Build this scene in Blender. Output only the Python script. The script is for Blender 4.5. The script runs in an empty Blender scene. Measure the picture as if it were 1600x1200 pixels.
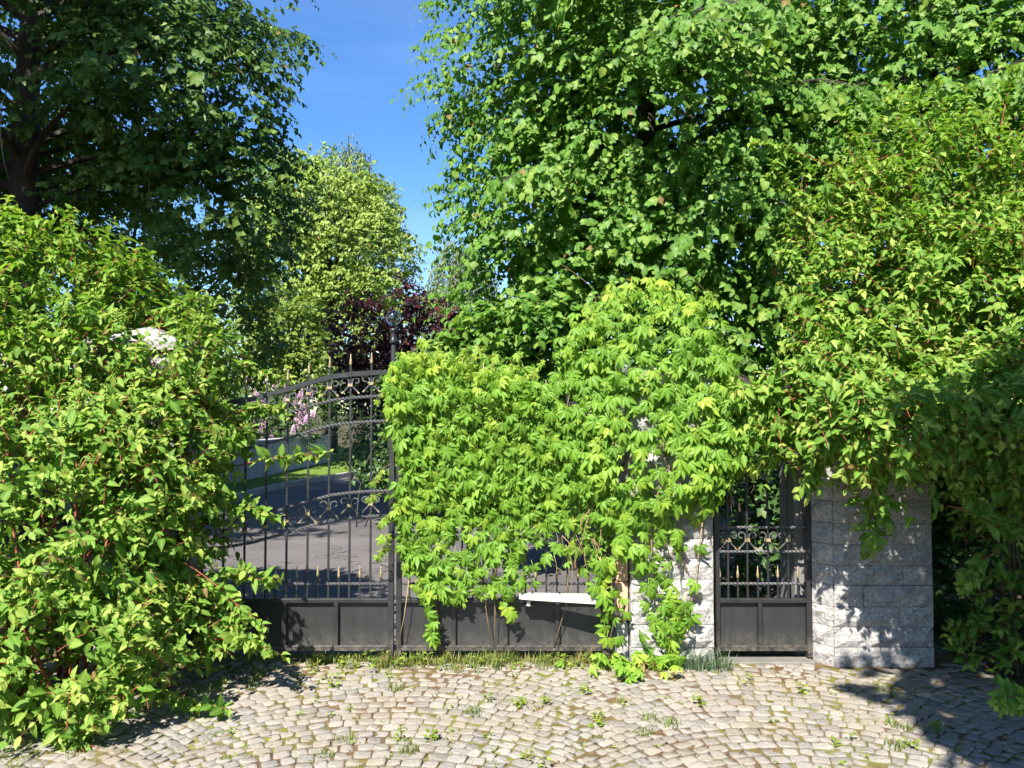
import bpy, math, random
import numpy as np
from mathutils import Vector, Matrix

random.seed(7)
RNG = np.random.default_rng(11)
SC = bpy.context.scene
COL = SC.collection
PI = math.pi

# ------------------------------------------------------------------ camera, sky, sun, exposure
CAM_H, PITCH, FPX = 1.65, math.radians(2.0), 1244.0
cd = bpy.data.cameras.new('camera')
cam = bpy.data.objects.new('camera', cd)
COL.objects.link(cam)
cam.location = (0, 0, CAM_H)
cam.rotation_euler = (math.radians(90) + PITCH, 0, 0)
cd.sensor_width = 36.0
cd.lens = 36.0 * FPX / 1600.0
cd.clip_start = 0.05
cd.clip_end = 2000
SC.camera = cam

SUNDIR = Vector((0.30, 0.70, -0.82)).normalized()      # the way the light travels
W = bpy.data.worlds.new('World')
SC.world = W
W.use_nodes = True
wt = W.node_tree
wt.nodes.clear()
w_out = wt.nodes.new('ShaderNodeOutputWorld')
w_bg = wt.nodes.new('ShaderNodeBackground')
w_sky = wt.nodes.new('ShaderNodeTexSky')
w_sky.sky_type = 'NISHITA'
w_sky.sun_disc = False
w_sky.sun_elevation = math.asin(-SUNDIR.z)
w_sky.sun_rotation = math.atan2(-SUNDIR.x, -SUNDIR.y)
w_sky.altitude = 100
w_sky.air_density = 1.0
w_sky.dust_density = 0.3
w_sky.ozone_density = 3.0
w_hsv = wt.nodes.new('ShaderNodeHueSaturation')
w_hsv.inputs['Saturation'].default_value = 1.28
w_hsv.inputs['Hue'].default_value = 0.508
w_bg.inputs['Strength'].default_value = 0.085
wt.links.new(w_sky.outputs[0], w_hsv.inputs['Color'])
w_tc = wt.nodes.new('ShaderNodeTexCoord')
w_mp = wt.nodes.new('ShaderNodeMapping')
w_mp.inputs['Scale'].default_value = (1.2, 3.0, 6.0)
w_mp.inputs['Rotation'].default_value = (0.3, 0.5, 0.4)
w_nz = wt.nodes.new('ShaderNodeTexNoise')
w_nz.inputs['Scale'].default_value = 1.6
w_nz.inputs['Detail'].default_value = 6
w_nz.inputs['Distortion'].default_value = 0.6
w_cr = wt.nodes.new('ShaderNodeValToRGB')
w_cr.color_ramp.elements[0].position = 0.45
w_cr.color_ramp.elements[0].color = (0, 0, 0, 1)
w_cr.color_ramp.elements[1].position = 0.8
w_cr.color_ramp.elements[1].color = (0.09, 0.09, 0.09, 1)
w_mx = wt.nodes.new('ShaderNodeMixRGB')
w_mx.inputs['Color2'].default_value = (5.5, 6.2, 7.2, 1)
wt.links.new(w_tc.outputs['Generated'], w_mp.inputs[0])
wt.links.new(w_mp.outputs[0], w_nz.inputs['Vector'])
wt.links.new(w_nz.outputs['Fac'], w_cr.inputs[0])
wt.links.new(w_cr.outputs[0], w_mx.inputs['Fac'])
wt.links.new(w_hsv.outputs[0], w_mx.inputs['Color1'])
wt.links.new(w_mx.outputs[0], w_bg.inputs['Color'])
wt.links.new(w_bg.outputs[0], w_out.inputs['Surface'])

ld = bpy.data.lights.new('sun', 'SUN')
ld.energy = 5.0
ld.angle = math.radians(0.53)
ld.color = (1.0, 0.95, 0.86)
sun = bpy.data.objects.new('sun', ld)
COL.objects.link(sun)
sun.rotation_euler = SUNDIR.to_track_quat('-Z', 'Y').to_euler()
sun.location = (-6, -14, 16)

SC.view_settings.view_transform = 'Standard'
SC.view_settings.look = 'None'
SC.view_settings.exposure = 1.55
SC.view_settings.gamma = 1.0
SC.view_settings.use_curve_mapping = False
SC.render.engine = 'CYCLES'
SC.cycles.use_denoising = True
SC.cycles.max_bounces = 4
SC.cycles.caustics_reflective = False
SC.cycles.caustics_refractive = False
SC.cycles.use_adaptive_sampling = True
SC.cycles.adaptive_threshold = 0.03
SC.cycles.diffuse_bounces = 2
SC.cycles.glossy_bounces = 2
SC.cycles.transmission_bounces = 6
SC.cycles.sample_clamp_indirect = 6.0


# ------------------------------------------------------------------ helpers
def at(px, py, Y):
    """point at depth Y that stands at pixel (px, py) of the 1600 x 1200 photograph (used to survey the place)"""
    u, v = (px - 800) / FPX, (600 - py) / FPX
    d = Vector((u, math.cos(PITCH) - v * math.sin(PITCH), math.sin(PITCH) + v * math.cos(PITCH)))
    return Vector((0, 0, CAM_H)) + d * (Y / d.y)


def project(P):
    P = np.asarray(P, dtype=np.float64)
    x, y, z = P[:, 0], P[:, 1], P[:, 2] - CAM_H
    dep = y * math.cos(PITCH) + z * math.sin(PITCH)
    up = -y * math.sin(PITCH) + z * math.cos(PITCH)
    dd = np.where(dep > 0.05, dep, 0.05)
    return 800 + FPX * x / dd, 600 - FPX * up / dd, dep


def tag(o, label=None, cat=None, group=None, kind=None):
    if label: o['label'] = label
    if cat: o['category'] = cat
    if group: o['group'] = group
    if kind: o['kind'] = kind
    return o


def empty(name, loc, label=None, cat=None, group=None, rz=0.0):
    o = bpy.data.objects.new(name, None)
    o.location = loc
    o.rotation_euler = (0, 0, rz)
    o.empty_display_size = 0.1
    COL.objects.link(o)
    return tag(o, label, cat, group)


def link(name, me, parent=None, loc=None):
    o = bpy.data.objects.new(name, me)
    COL.objects.link(o)
    if parent is not None:
        o.parent = parent
    if loc is not None:
        o.location = loc
    return o


class MB:
    """collects shapes; build() links them as one mesh object"""
    def __init__(s):
        s.v, s.f, s.m = [], [], []

    def add(s, vs, fs, m=0):
        n = len(s.v)
        s.v.extend([tuple(p) for p in vs])
        s.f.extend([tuple(i + n for i in f) for f in fs])
        s.m.extend([m] * len(fs))
        return s

    def box(s, x0, x1, y0, y1, z0, z1, m=0, bev=0.0):
        if bev <= 0:
            vs = [(x, y, z) for z in (z0, z1) for y in (y0, y1) for x in (x0, x1)]
            fs = [(0, 2, 3, 1), (4, 5, 7, 6), (0, 1, 5, 4), (2, 6, 7, 3), (0, 4, 6, 2), (1, 3, 7, 5)]
            return s.add(vs, fs, m)
        b = bev
        loops = []
        for (z, i) in ((z0, b), (z0 + b, 0), (z1 - b, 0), (z1, b)):
            loops.append([(x0 + i, y0 + i, z), (x1 - i, y0 + i, z), (x1 - i, y1 - i, z), (x0 + i, y1 - i, z)])
        vs = [p for l in loops for p in l]
        fs = [(3, 2, 1, 0), (12, 13, 14, 15)]
        for k in range(3):
            for j in range(4):
                a, c = k * 4 + j, k * 4 + (j + 1) % 4
                fs.append((a, c, c + 4, a + 4))
        return s.add(vs, fs, m)

    def tube(s, pts, rad, n=6, m=0, cap=True, twist=0.0, phase=0.0, flat=1.0):
        pts = [Vector(p) for p in pts]
        k = len(pts)
        if not hasattr(rad, '__len__'):
            rad = [rad] * k
        vs, fs = [], []
        ref = None
        for i, p in enumerate(pts):
            t = (pts[min(i + 1, k - 1)] - pts[max(i - 1, 0)])
            t = t.normalized() if t.length > 1e-9 else Vector((0, 0, 1))
            if ref is None:
                ref = Vector((0, 1, 0)) if abs(t.y) < 0.9 else Vector((1, 0, 0))
            a = (ref - t * ref.dot(t)).normalized()
            ref = a
            b = t.cross(a)
            for j in range(n):
                q = phase + twist * i + 2 * PI * j / n
                vs.append(p + a * math.cos(q) * rad[i] + b * math.sin(q) * rad[i] * flat)
        for i in range(k - 1):
            for j in range(n):
                c = (j + 1) % n
                fs.append((i * n + j, i * n + c, (i + 1) * n + c, (i + 1) * n + j))
        if cap:
            fs.append(tuple(range(n - 1, -1, -1)))
            fs.append(tuple((k - 1) * n + j for j in range(n)))
        return s.add(vs, fs, m)

    def lathe(s, prof, c=(0, 0, 0), n=8, m=0):
        vs, fs = [], []
        for (r, z) in prof:
            for j in range(n):
                q = 2 * PI * j / n
                vs.append((c[0] + r * math.cos(q), c[1] + r * math.sin(q), c[2] + z))
        for i in range(len(prof) - 1):
            for j in range(n):
                d = (j + 1) % n
                fs.append((i * n + j, i * n + d, (i + 1) * n + d, (i + 1) * n + j))
        fs.append(tuple(range(n - 1, -1, -1)))
        fs.append(tuple((len(prof) - 1) * n + j for j in range(n)))
        return s.add(vs, fs, m)

    def mesh(s, name, mats, smooth=False):
        me = bpy.data.meshes.new(name)
        me.from_pydata(s.v, [], s.f)
        for mt in (mats if isinstance(mats, (list, tuple)) else [mats]):
            me.materials.append(mt)
        if any(s.m):
            me.polygons.foreach_set('material_index', s.m)
        if smooth:
            me.polygons.foreach_set('use_smooth', [True] * len(s.f))
        me.update()
        return me

    def build(s, name, mats, parent=None, loc=None, smooth=False):
        return link(name, s.mesh(name, mats, smooth), parent, loc)


def np_mesh(name, V, T, mat, attrs=None, smooth=False):
    """mesh from numpy vertices and triangles"""
    me = bpy.data.meshes.new(name)
    V = np.ascontiguousarray(V, dtype=np.float32)
    T = np.ascontiguousarray(T, dtype=np.int32)
    me.vertices.add(len(V))
    me.vertices.foreach_set('co', V.ravel())
    me.loops.add(T.size)
    me.loops.foreach_set('vertex_index', T.ravel())
    me.polygons.add(len(T))
    me.polygons.foreach_set('loop_start', np.arange(0, T.size, 3, dtype=np.int32))
    if smooth:
        me.polygons.foreach_set('use_smooth', np.ones(len(T), dtype=bool))
    me.materials.append(mat)
    for k, a in (attrs or {}).items():
        at_ = me.attributes.new(k, 'FLOAT', 'POINT')
        at_.data.foreach_set('value', np.ascontiguousarray(a, dtype=np.float32).ravel())
    me.update(calc_edges=True)
    return me


# ------------------------------------------------------------------ materials
class NT:
    def __init__(s, name):
        s.mat = bpy.data.materials.new(name)
        s.mat.use_nodes = True
        s.t = s.mat.node_tree
        s.t.nodes.clear()
        s.out = s.n('OutputMaterial')

    def n(s, typ, **kw):
        nd = s.t.nodes.new('ShaderNode' + typ)
        for k, v in kw.items():
            setattr(nd, k, v)
        return nd

    def l(s, a, b):
        s.t.links.new(a, b)

    def val(s, sock, v):
        if hasattr(v, 'is_output') or isinstance(v, bpy.types.NodeSocket):
            s.l(v, sock)
        else:
            sock.default_value = v

    def noise(s, scale, detail=4, rough=0.55, vec=None, dist=0.0):
        nd = s.n('TexNoise')
        nd.inputs['Scale'].default_value = scale
        nd.inputs['Detail'].default_value = detail
        nd.inputs['Roughness'].default_value = rough
        nd.inputs['Distortion'].default_value = dist
        if vec is not None: s.l(vec, nd.inputs['Vector'])
        return nd.outputs['Fac']

    def ramp(s, fac, stops, interp='LINEAR'):
        nd = s.n('ValToRGB')
        cr = nd.color_ramp
        cr.interpolation = interp
        while len(cr.elements) < len(stops): cr.elements.new(0.5)
        for e, (p, c) in zip(cr.elements, stops):
            e.position = p
            e.color = (*c, 1) if not isinstance(c, (int, float)) else (c, c, c, 1)
        s.l(fac, nd.inputs['Fac'])
        return nd.outputs['Color']

    def mix(s, f, a, b, mode='MIX'):
        nd = s.n('MixRGB', blend_type=mode)
        for k, v in (('Fac', f), ('Color1', a), ('Color2', b)):
            if isinstance(v, tuple) and len(v) == 3: v = (*v, 1)
            s.val(nd.inputs[k], v)
        return nd.outputs['Color']

    def math(s, op, a, b=0.0):
        nd = s.n('Math', operation=op)
        s.val(nd.inputs[0], a)
        s.val(nd.inputs[1], b)
        return nd.outputs[0]

    def bump(s, h, strength=0.4, dist=0.01):
        nd = s.n('Bump')
        nd.inputs['Strength'].default_value = strength
        nd.inputs['Distance'].default_value = dist
        s.l(h, nd.inputs['Height'])
        return nd.outputs['Normal']

    def attr(s, name):
        return s.n('Attribute', attribute_name=name).outputs['Fac']

    def pos(s):
        return s.n('NewGeometry').outputs['Position']

    def principled(s, col, rough=0.6, metal=0.0, spec=0.4, normal=None, **kw):
        p = s.n('BsdfPrincipled')
        if isinstance(col, tuple): col = (*col, 1)
        s.val(p.inputs['Base Color'], col)
        s.val(p.inputs['Roughness'], rough)
        s.val(p.inputs['Metallic'], metal)
        p.inputs['Specular IOR Level'].default_value = spec
        if normal is not None: s.l(normal, p.inputs['Normal'])
        for k, v in kw.items():
            p.inputs[k].default_value = v
        return p.outputs[0]

    def done(s, sh):
        s.l(sh, s.out.inputs['Surface'])
        return s.mat


def leaf_mat(name, dark, mid, young, trans=0.35, rough=0.42, spec=0.35, rib=0.25, back=0.35, tt=(1.25, 1.35, 0.55)):
    k = NT(name)
    col = k.ramp(k.attr('lv'), [(0.0, dark), (0.55, mid), (0.94, young), (1.0, (0.2, 0.12, 0.045))])
    blot = k.noise(35, 2, 0.5, k.pos())
    col = k.mix(0.35, col, k.mix(blot, (0.55, 0.6, 0.55), (1.4, 1.35, 1.3)), 'MULTIPLY')
    r = k.math('POWER', k.attr('rib'), 5.0)
    col = k.mix(k.math('MULTIPLY', r, rib), col, tuple(min(1, c * 1.5 + 0.05) for c in young))
    bf = k.n('NewGeometry').outputs['Backfacing']
    pale = tuple(min(1.0, c * 1.1 + 0.03) for c in mid)
    col = k.mix(k.math('MULTIPLY', bf, back), col, pale)
    p = k.principled(col, rough, 0, spec)
    t = k.n('BsdfTranslucent')
    k.l(k.mix(1.0, col, tt, 'MULTIPLY'), t.inputs['Color'])
    mx = k.n('MixShader')
    mx.inputs[0].default_value = trans
    k.l(p, mx.inputs[1])
    k.l(t.outputs[0], mx.inputs[2])
    return k.done(mx.outputs[0])


def plain(name, col, rough=0.6, metal=0.0, spec=0.4, var=0.25, scale=12.0, bump=0.0):
    k = NT(name)
    p = k.pos()
    nz = k.noise(scale, 5, 0.6, p)
    c = k.mix(nz, tuple(x * (1 - var) for x in col), tuple(min(1, x * (1 + var)) for x in col))
    nm = k.bump(k.noise(scale * 6, 3, 0.6, p), bump, 0.004) if bump else None
    return k.done(k.principled(c, rough, metal, spec, nm))


M = {}
M['lime'] = leaf_mat('lime_leaf', (0.05, 0.138, 0.018), (0.098, 0.218, 0.03), (0.22, 0.31, 0.055), 0.42, rough=0.5, spec=0.25)
M['lime_shaded'] = leaf_mat('shaded_lime_leaf', (0.028, 0.072, 0.013), (0.058, 0.125, 0.02), (0.16, 0.23, 0.04), 0.34, rough=0.5, spec=0.25)  # copy of the lime leaf with crown shade put into its darker greens
M['dogwood'] = leaf_mat('dogwood_leaf', (0.05, 0.135, 0.014), (0.125, 0.25, 0.028), (0.3, 0.38, 0.075), 0.42, rough=0.58, spec=0.22)
M['creeper'] = leaf_mat('creeper_leaf', (0.06, 0.165, 0.015), (0.14, 0.285, 0.026), (0.32, 0.42, 0.05), 0.42, rough=0.5, spec=0.25, rib=0.35)
M['willow'] = leaf_mat('willow_leaf', (0.12, 0.19, 0.025), (0.19, 0.27, 0.04), (0.26, 0.33, 0.06), 0.35, rough=0.55)
M['birch'] = leaf_mat('birch_leaf', (0.07, 0.11, 0.045), (0.13, 0.17, 0.07), (0.2, 0.24, 0.09), 0.35, rough=0.55)
M['purple'] = leaf_mat('purple_leaf', (0.012, 0.006, 0.008), (0.035, 0.012, 0.014), (0.10, 0.022, 0.024), 0.25, rough=0.45, tt=(1.5, 0.6, 0.6))
M['shrub'] = leaf_mat('shrub_leaf', (0.02, 0.06, 0.014), (0.045, 0.1, 0.022), (0.1, 0.17, 0.035), 0.3)
M['goldshrub'] = leaf_mat('yellow_green_leaf', (0.06, 0.12, 0.018), (0.13, 0.2, 0.03), (0.24, 0.28, 0.045), 0.35)
M['lilac_leaf'] = leaf_mat('lilac_leaf', (0.03, 0.08, 0.02), (0.06, 0.12, 0.03), (0.1, 0.17, 0.04), 0.3)
M['lilac_flower'] = plain('lilac_flower', (0.48, 0.27, 0.41), 0.7, var=0.3, scale=30)
M['grass'] = leaf_mat('grass_blade', (0.07, 0.12, 0.02), (0.14, 0.2, 0.035), (0.32, 0.3, 0.09), 0.35, rough=0.55, rib=0)
M['weed'] = leaf_mat('weed_leaf', (0.08, 0.15, 0.02), (0.16, 0.24, 0.03), (0.3, 0.34, 0.05), 0.38)
M['bluegrass'] = leaf_mat('blue_grass_blade', (0.06, 0.11, 0.06), (0.1, 0.16, 0.09), (0.16, 0.22, 0.11), 0.3, rib=0)
M['bark'] = plain('lime_bark', (0.045, 0.036, 0.028), 0.9, var=0.5, scale=18, bump=0.8)
M['twig'] = plain('brown_twig', (0.08, 0.06, 0.035), 0.8, var=0.4, scale=20)
M['deadtwig'] = plain('pale_dead_twig', (0.33, 0.26, 0.19), 0.85, var=0.3, scale=20)
M['redtwig'] = plain('red_dogwood_stem', (0.22, 0.055, 0.03), 0.55, var=0.45, scale=14)
M['vine'] = plain('creeper_stem', (0.26, 0.17, 0.09), 0.75, var=0.35, scale=20)
M['greenstem'] = plain('green_stem', (0.16, 0.2, 0.05), 0.6, var=0.3, scale=20)


def gate_paint():
    k = NT('black_gate_paint')
    p = k.pos()
    n1 = k.noise(9, 6, 0.65, p)
    col = k.ramp(n1, [(0.3, (0.01, 0.01, 0.0112)), (0.7, (0.02, 0.02, 0.0205))])
    sep = k.n('SeparateXYZ')
    k.l(p, sep.inputs[0])
    dust = k.math('MULTIPLY', k.ramp(sep.outputs['Z'], [(0.04, 1.0), (0.2, 0.0)]), k.ramp(k.noise(28, 6, 0.7, p), [(0.38, 0.0), (0.7, 1.0)]))
    col = k.mix(k.math('MULTIPLY', dust, 0.7), col, (0.2, 0.17, 0.13))
    rg = k.ramp(k.noise(14, 4, 0.6, p), [(0.3, 0.34), (0.75, 0.6)])
    return k.done(k.principled(col, rg, 0.0, 0.55, k.bump(k.noise(160, 2, 0.5, p), 0.15, 0.002)))


def sheet_paint():
    k = NT('faded_black_sheet')
    p = k.pos()
    mp = k.n('Mapping')
    mp.inputs['Scale'].default_value = (14, 1, 1.6)
    k.l(p, mp.inputs[0])
    streak = k.noise(3.0, 5, 0.6, mp.outputs[0])
    col = k.ramp(streak, [(0.3, (0.015, 0.015, 0.016)), (0.62, (0.022, 0.022, 0.022)), (0.8, (0.038, 0.037, 0.035))])
    sep = k.n('SeparateXYZ')
    k.l(p, sep.inputs[0])
    dust = k.math('MULTIPLY', k.ramp(sep.outputs['Z'], [(0.06, 1.0), (0.22, 0.0)]), k.ramp(k.noise(20, 6, 0.7, p), [(0.35, 0.0), (0.7, 1.0)]))
    col = k.mix(k.math('MULTIPLY', dust, 0.35), col, (0.2, 0.18, 0.15))
    return k.done(k.principled(col, 0.5, 0.0, 0.5, k.bump(k.noise(4, 2, 0.5, p), 0.12, 0.02)))


M['iron'] = gate_paint()
M['sheet'] = sheet_paint()
M['litiron'] = plain('lit_iron_paint', (0.075, 0.075, 0.078), 0.4, 0.0, 0.6, var=0.5, scale=30)  # gate iron made paler: the light it reflects is put into the colour


def gold_paint():
    k = NT('worn_gold_paint')
    p = k.pos()
    col = k.ramp(k.noise(60, 4, 0.6, p), [(0.3, (0.16, 0.11, 0.05)), (0.6, (0.42, 0.33, 0.2)), (0.8, (0.58, 0.5, 0.37))])
    return k.done(k.principled(col, 0.38, 0.35, 0.5))


M['gold'] = gold_paint()


def granite():
    k = NT('grey_granite')
    p = k.pos()
    oi = k.n('ObjectInfo').outputs['Random']
    big = k.noise(7, 5, 0.6, p)
    fine = k.noise(48, 7, 0.8, p, 0.4)
    col = k.ramp(fine, [(0.34, (0.14, 0.137, 0.134)), (0.48, (0.38, 0.37, 0.36)), (0.7, (0.6, 0.585, 0.57))])
    col = k.mix(0.6, col, k.ramp(big, [(0.3, (0.58, 0.57, 0.57)), (0.6, (1.0, 0.98, 0.96)), (0.8, (1.15, 1.1, 1.04))]), 'MULTIPLY')
    col = k.mix(0.5, col, k.ramp(oi, [(0, (0.8, 0.8, 0.84)), (1, (1.15, 1.12, 1.08))]), 'MULTIPLY')
    rust = k.ramp(k.noise(3.3, 4, 0.6, p), [(0.62, 0.0), (0.76, 0.4)])
    col = k.mix(rust, col, (0.42, 0.3, 0.2))
    h = k.math('ADD', k.noise(38, 6, 0.75, p), k.math('MULTIPLY', k.noise(12, 5, 0.65, p), 1.8))
    return k.done(k.principled(col, 0.8, 0, 0.3, k.bump(h, 0.9, 0.02)))


def cobble_mat():
    k = NT('granite_sett')
    p = k.pos()
    lv = k.attr('lv')
    fine = k.noise(55, 6, 0.75, p)
    col = k.ramp(lv, [(0.0, (0.165, 0.155, 0.143)), (0.35, (0.225, 0.207, 0.186)), (0.7, (0.255, 0.233, 0.206)), (1.0, (0.3, 0.268, 0.232))])
    col = k.mix(0.7, col, k.ramp(fine, [(0.3, (0.5, 0.5, 0.52)), (0.52, (1.0, 1.0, 1.0)), (0.75, (1.4, 1.38, 1.34))]), 'MULTIPLY')
    stain = k.ramp(k.noise(2.2, 5, 0.65, p), [(0.42, 0.0), (0.68, 0.6)])
    col = k.mix(stain, col, (0.21, 0.165, 0.105))
    moss = k.math('MULTIPLY', k.ramp(k.noise(11, 6, 0.7, p), [(0.55, 0.0), (0.72, 1.0)]), k.ramp(k.noise(1.3, 3, 0.5, p), [(0.45, 0.0), (0.65, 0.55)]))
    col = k.mix(moss, col, (0.16, 0.16, 0.05))
    h = k.math('ADD', k.noise(60, 5, 0.7, p), k.math('MULTIPLY', k.noise(22, 3, 0.6, p), 1.3))
    return k.done(k.principled(col, 0.82, 0, 0.25, k.bump(h, 0.45, 0.006)))


def bed_mat():
    k = NT('mossy_joint_soil')
    p = k.pos()
    a = k.noise(16, 6, 0.7, p)
    b = k.noise(1.6, 4, 0.6, p)
    soil = k.ramp(a, [(0.3, (0.07, 0.042, 0.024)), (0.7, (0.17, 0.11, 0.06))])
    moss = k.ramp(a, [(0.3, (0.075, 0.078, 0.015)), (0.7, (0.2, 0.2, 0.04))])
    sand = k.ramp(a, [(0.3, (0.12, 0.095, 0.065)), (0.7, (0.22, 0.185, 0.135))])
    col = k.mix(k.ramp(b, [(0.45, 0.0), (0.6, 1.0)]), soil, moss)
    col = k.mix(k.ramp(k.noise(0.9, 3, 0.5, p), [(0.52, 0.0), (0.66, 0.4)]), col, sand)
    return k.done(k.principled(col, 0.95, 0, 0.1, k.bump(k.noise(70, 5, 0.7, p), 0.8, 0.01)))


def soil_mat():
    k = NT('leafy_soil')
    p = k.pos()
    a = k.noise(9, 6, 0.7, p)
    col = k.ramp(a, [(0.3, (0.035, 0.026, 0.017)), (0.55, (0.075, 0.055, 0.034)), (0.75, (0.14, 0.11, 0.07))])
    g = k.ramp(k.noise(2.4, 5, 0.65, p), [(0.48, 0.0), (0.62, 0.8)])
    col = k.mix(g, col, (0.05, 0.085, 0.02))
    return k.done(k.principled(col, 0.95, 0, 0.1, k.bump(k.noise(30, 5, 0.7, p), 0.8, 0.02)))


def asphalt_mat():
    k = NT('worn_asphalt')
    p = k.pos()
    fine = k.noise(220, 3, 0.7, p)
    mid = k.noise(1.1, 5, 0.6, p)
    col = k.ramp(fine, [(0.3, (0.055, 0.05, 0.052)), (0.6, (0.105, 0.097, 0.098)), (0.8, (0.2, 0.185, 0.18))])
    col = k.mix(k.ramp(mid, [(0.35, 0.0), (0.7, 0.5)]), col, (0.16, 0.14, 0.13))
    vo = k.n('TexVoronoi', feature='DISTANCE_TO_EDGE')
    vo.inputs['Scale'].default_value = 0.75
    dv = k.n('VectorMath', operation='ADD')
    k.l(p, dv.inputs[0])
    nn2 = k.n('TexNoise')
    nn2.inputs['Scale'].default_value = 2.2
    k.l(p, nn2.inputs['Vector'])
    k.l(nn2.outputs['Color'], dv.inputs[1])
    k.l(dv.outputs[0], vo.inputs['Vector'])
    crack = k.ramp(vo.outputs['Distance'], [(0.004, 0.75), (0.012, 0.0)])
    col = k.mix(crack, col, (0.02, 0.018, 0.016))
    patch = k.ramp(k.noise(0.35, 2, 0.4, p), [(0.5, 0.0), (0.52, 0.35)])
    col = k.mix(patch, col, (0.06, 0.055, 0.055))
    litter = k.ramp(k.noise(26, 2, 0.5, p), [(0.68, 0.0), (0.72, 0.8)])
    col = k.mix(litter, col, (0.3, 0.22, 0.13))
    return k.done(k.principled(col, 0.85, 0, 0.3, k.bump(fine, 0.5, 0.004)))


def concrete_mat(name, base):
    k = NT(name)
    p = k.pos()
    mp = k.n('Mapping')
    mp.inputs['Scale'].default_value = (5, 5, 0.7)
    k.l(p, mp.inputs[0])
    st = k.noise(2.0, 5, 0.6, mp.outputs[0])
    col = k.ramp(st, [(0.3, tuple(c * 0.7 for c in base)), (0.6, base), (0.8, tuple(c * 1.15 for c in base))])
    return k.done(k.principled(col, 0.9, 0, 0.2, k.bump(k.noise(40, 4, 0.6, p), 0.3, 0.005)))


def lawn_mat():
    k = NT('verge_grass')
    p = k.pos()
    col = k.ramp(k.noise(25, 5, 0.7, p), [(0.3, (0.05, 0.09, 0.015)), (0.55, (0.12, 0.19, 0.03)), (0.75, (0.2, 0.25, 0.05))])
    return k.done(k.principled(col, 0.95, 0, 0.1, k.bump(k.noise(60, 4, 0.7, p), 0.8, 0.02)))


M['granite'] = granite()
M['cobble'] = cobble_mat()
M['bed'] = bed_mat()
M['soil'] = soil_mat()
M['asphalt'] = asphalt_mat()
M['wallcon'] = concrete_mat('grey_render', (0.36, 0.36, 0.36))
M['kerb'] = concrete_mat('kerb_concrete', (0.4, 0.37, 0.33))
M['lawn'] = lawn_mat()
M['white'] = plain('cream_white_casing', (0.42, 0.4, 0.355), 0.5, var=0.25, scale=22, bump=0.1)
M['darkplastic'] = plain('dark_plastic', (0.03, 0.03, 0.03), 0.5, var=0.2)
M['mortar'] = plain('terracotta_mortar', (0.5, 0.3, 0.2), 0.9, var=0.25, scale=25, bump=0.4)
M['lampmetal'] = plain('lamp_post_metal', (0.03, 0.032, 0.035), 0.35, 0.2, 0.5)
M['opal'] = plain('lamp_tube', (0.8, 0.8, 0.8), 0.3, var=0.03)


def glass_mat():
    k = NT('lamp_glass')
    g = k.n('BsdfGlass')
    g.inputs['Roughness'].default_value = 0.02
    g.inputs['IOR'].default_value = 1.06
    g.inputs['Color'].default_value = (0.95, 0.97, 0.99, 1)
    gl = k.n('BsdfGlossy')
    gl.inputs['Roughness'].default_value = 0.05
    mx = k.n('MixShader')
    mx.inputs[0].default_value = 0.2
    k.l(g.outputs[0], mx.inputs[1])
    k.l(gl.outputs[0], mx.inputs[2])
    return k.done(mx.outputs[0])


M['glass'] = glass_mat()

# ------------------------------------------------------------------ leaf templates: x across, y along, z up (unit length)
def blade(outline, fold=0.18, droop=0.12, wave=0.0):
    """outline: list of (y, halfwidth) from base to tip; gives verts (n,3), tris, rib"""
    V, R, T = [], [], []
    mids = []
    for (y, w) in outline:
        zc = -droop * y * y
        mids.append(len(V))
        V.append((0, y, zc)); R.append(1.0)
        if w > 0:
            V.append((-w, y, zc + fold * w + wave * math.sin(9 * y) * w)); R.append(0.0)
            V.append((w, y, zc + fold * w - wave * math.sin(8 * y + 1) * w)); R.append(0.0)
    def side(i, s):
        return mids[i] + s if outline[i][1] > 0 else mids[i]
    for i in range(len(outline) - 1):
        a, b = mids[i], mids[i + 1]
        for s in (1, 2):
            p, q = side(i, s), side(i + 1, s)
            quad = [a, b, q, p] if s == 1 else [a, p, q, b]
            quad2 = [v for k_, v in enumerate(quad) if v not in quad[:k_]]
            if len(quad2) == 4:
                T += [(quad2[0], quad2[1], quad2[2]), (quad2[0], quad2[2], quad2[3])]
            elif len(quad2) == 3:
                T.append(tuple(quad2))
    return np.array(V, float), np.array(T, int), np.array(R, float)


TPL = {}
TPL['lime'] = [blade([(0, 0), (0.1, 0.36), (0.5, 0.43), (1.0, 0)], f, d, 0.1) for f, d in ((0.2, 0.25), (0.35, 0.4), (0.05, 0.15))]
TPL['dogwood'] = [blade([(0, 0), (0.2, 0.2), (0.45, 0.275), (0.72, 0.18), (0.88, 0.06), (1.0, 0)], f, d, 0.05) for f, d in ((0.3, 0.3), (0.5, 0.45), (0.15, 0.12), (0.4, 0.7))]
TPL['dogwood_lo'] = [blade([(0, 0), (0.27, 0.24), (0.62, 0.24), (1.0, 0)], f, d, 0.05) for f, d in ((0.3, 0.3), (0.5, 0.45), (0.15, 0.12), (0.4, 0.7))]
TPL['kite'] = [blade([(0, 0), (0.36, 0.44), (1.0, 0)], f, d) for f, d in ((0.2, 0.2), (0.4, 0.35), (0.05, 0.1))]
TPL['small'] = [blade([(0, 0), (0.4, 0.3), (1.0, 0)], f, d) for f, d in ((0.2, 0.2), (0.5, 0.3))]
TPL['narrow'] = [blade([(0, 0), (0.45, 0.17), (1.0, 0)], f, d) for f, d in ((0.2, 0.3), (0.4, 0.1))]


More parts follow.
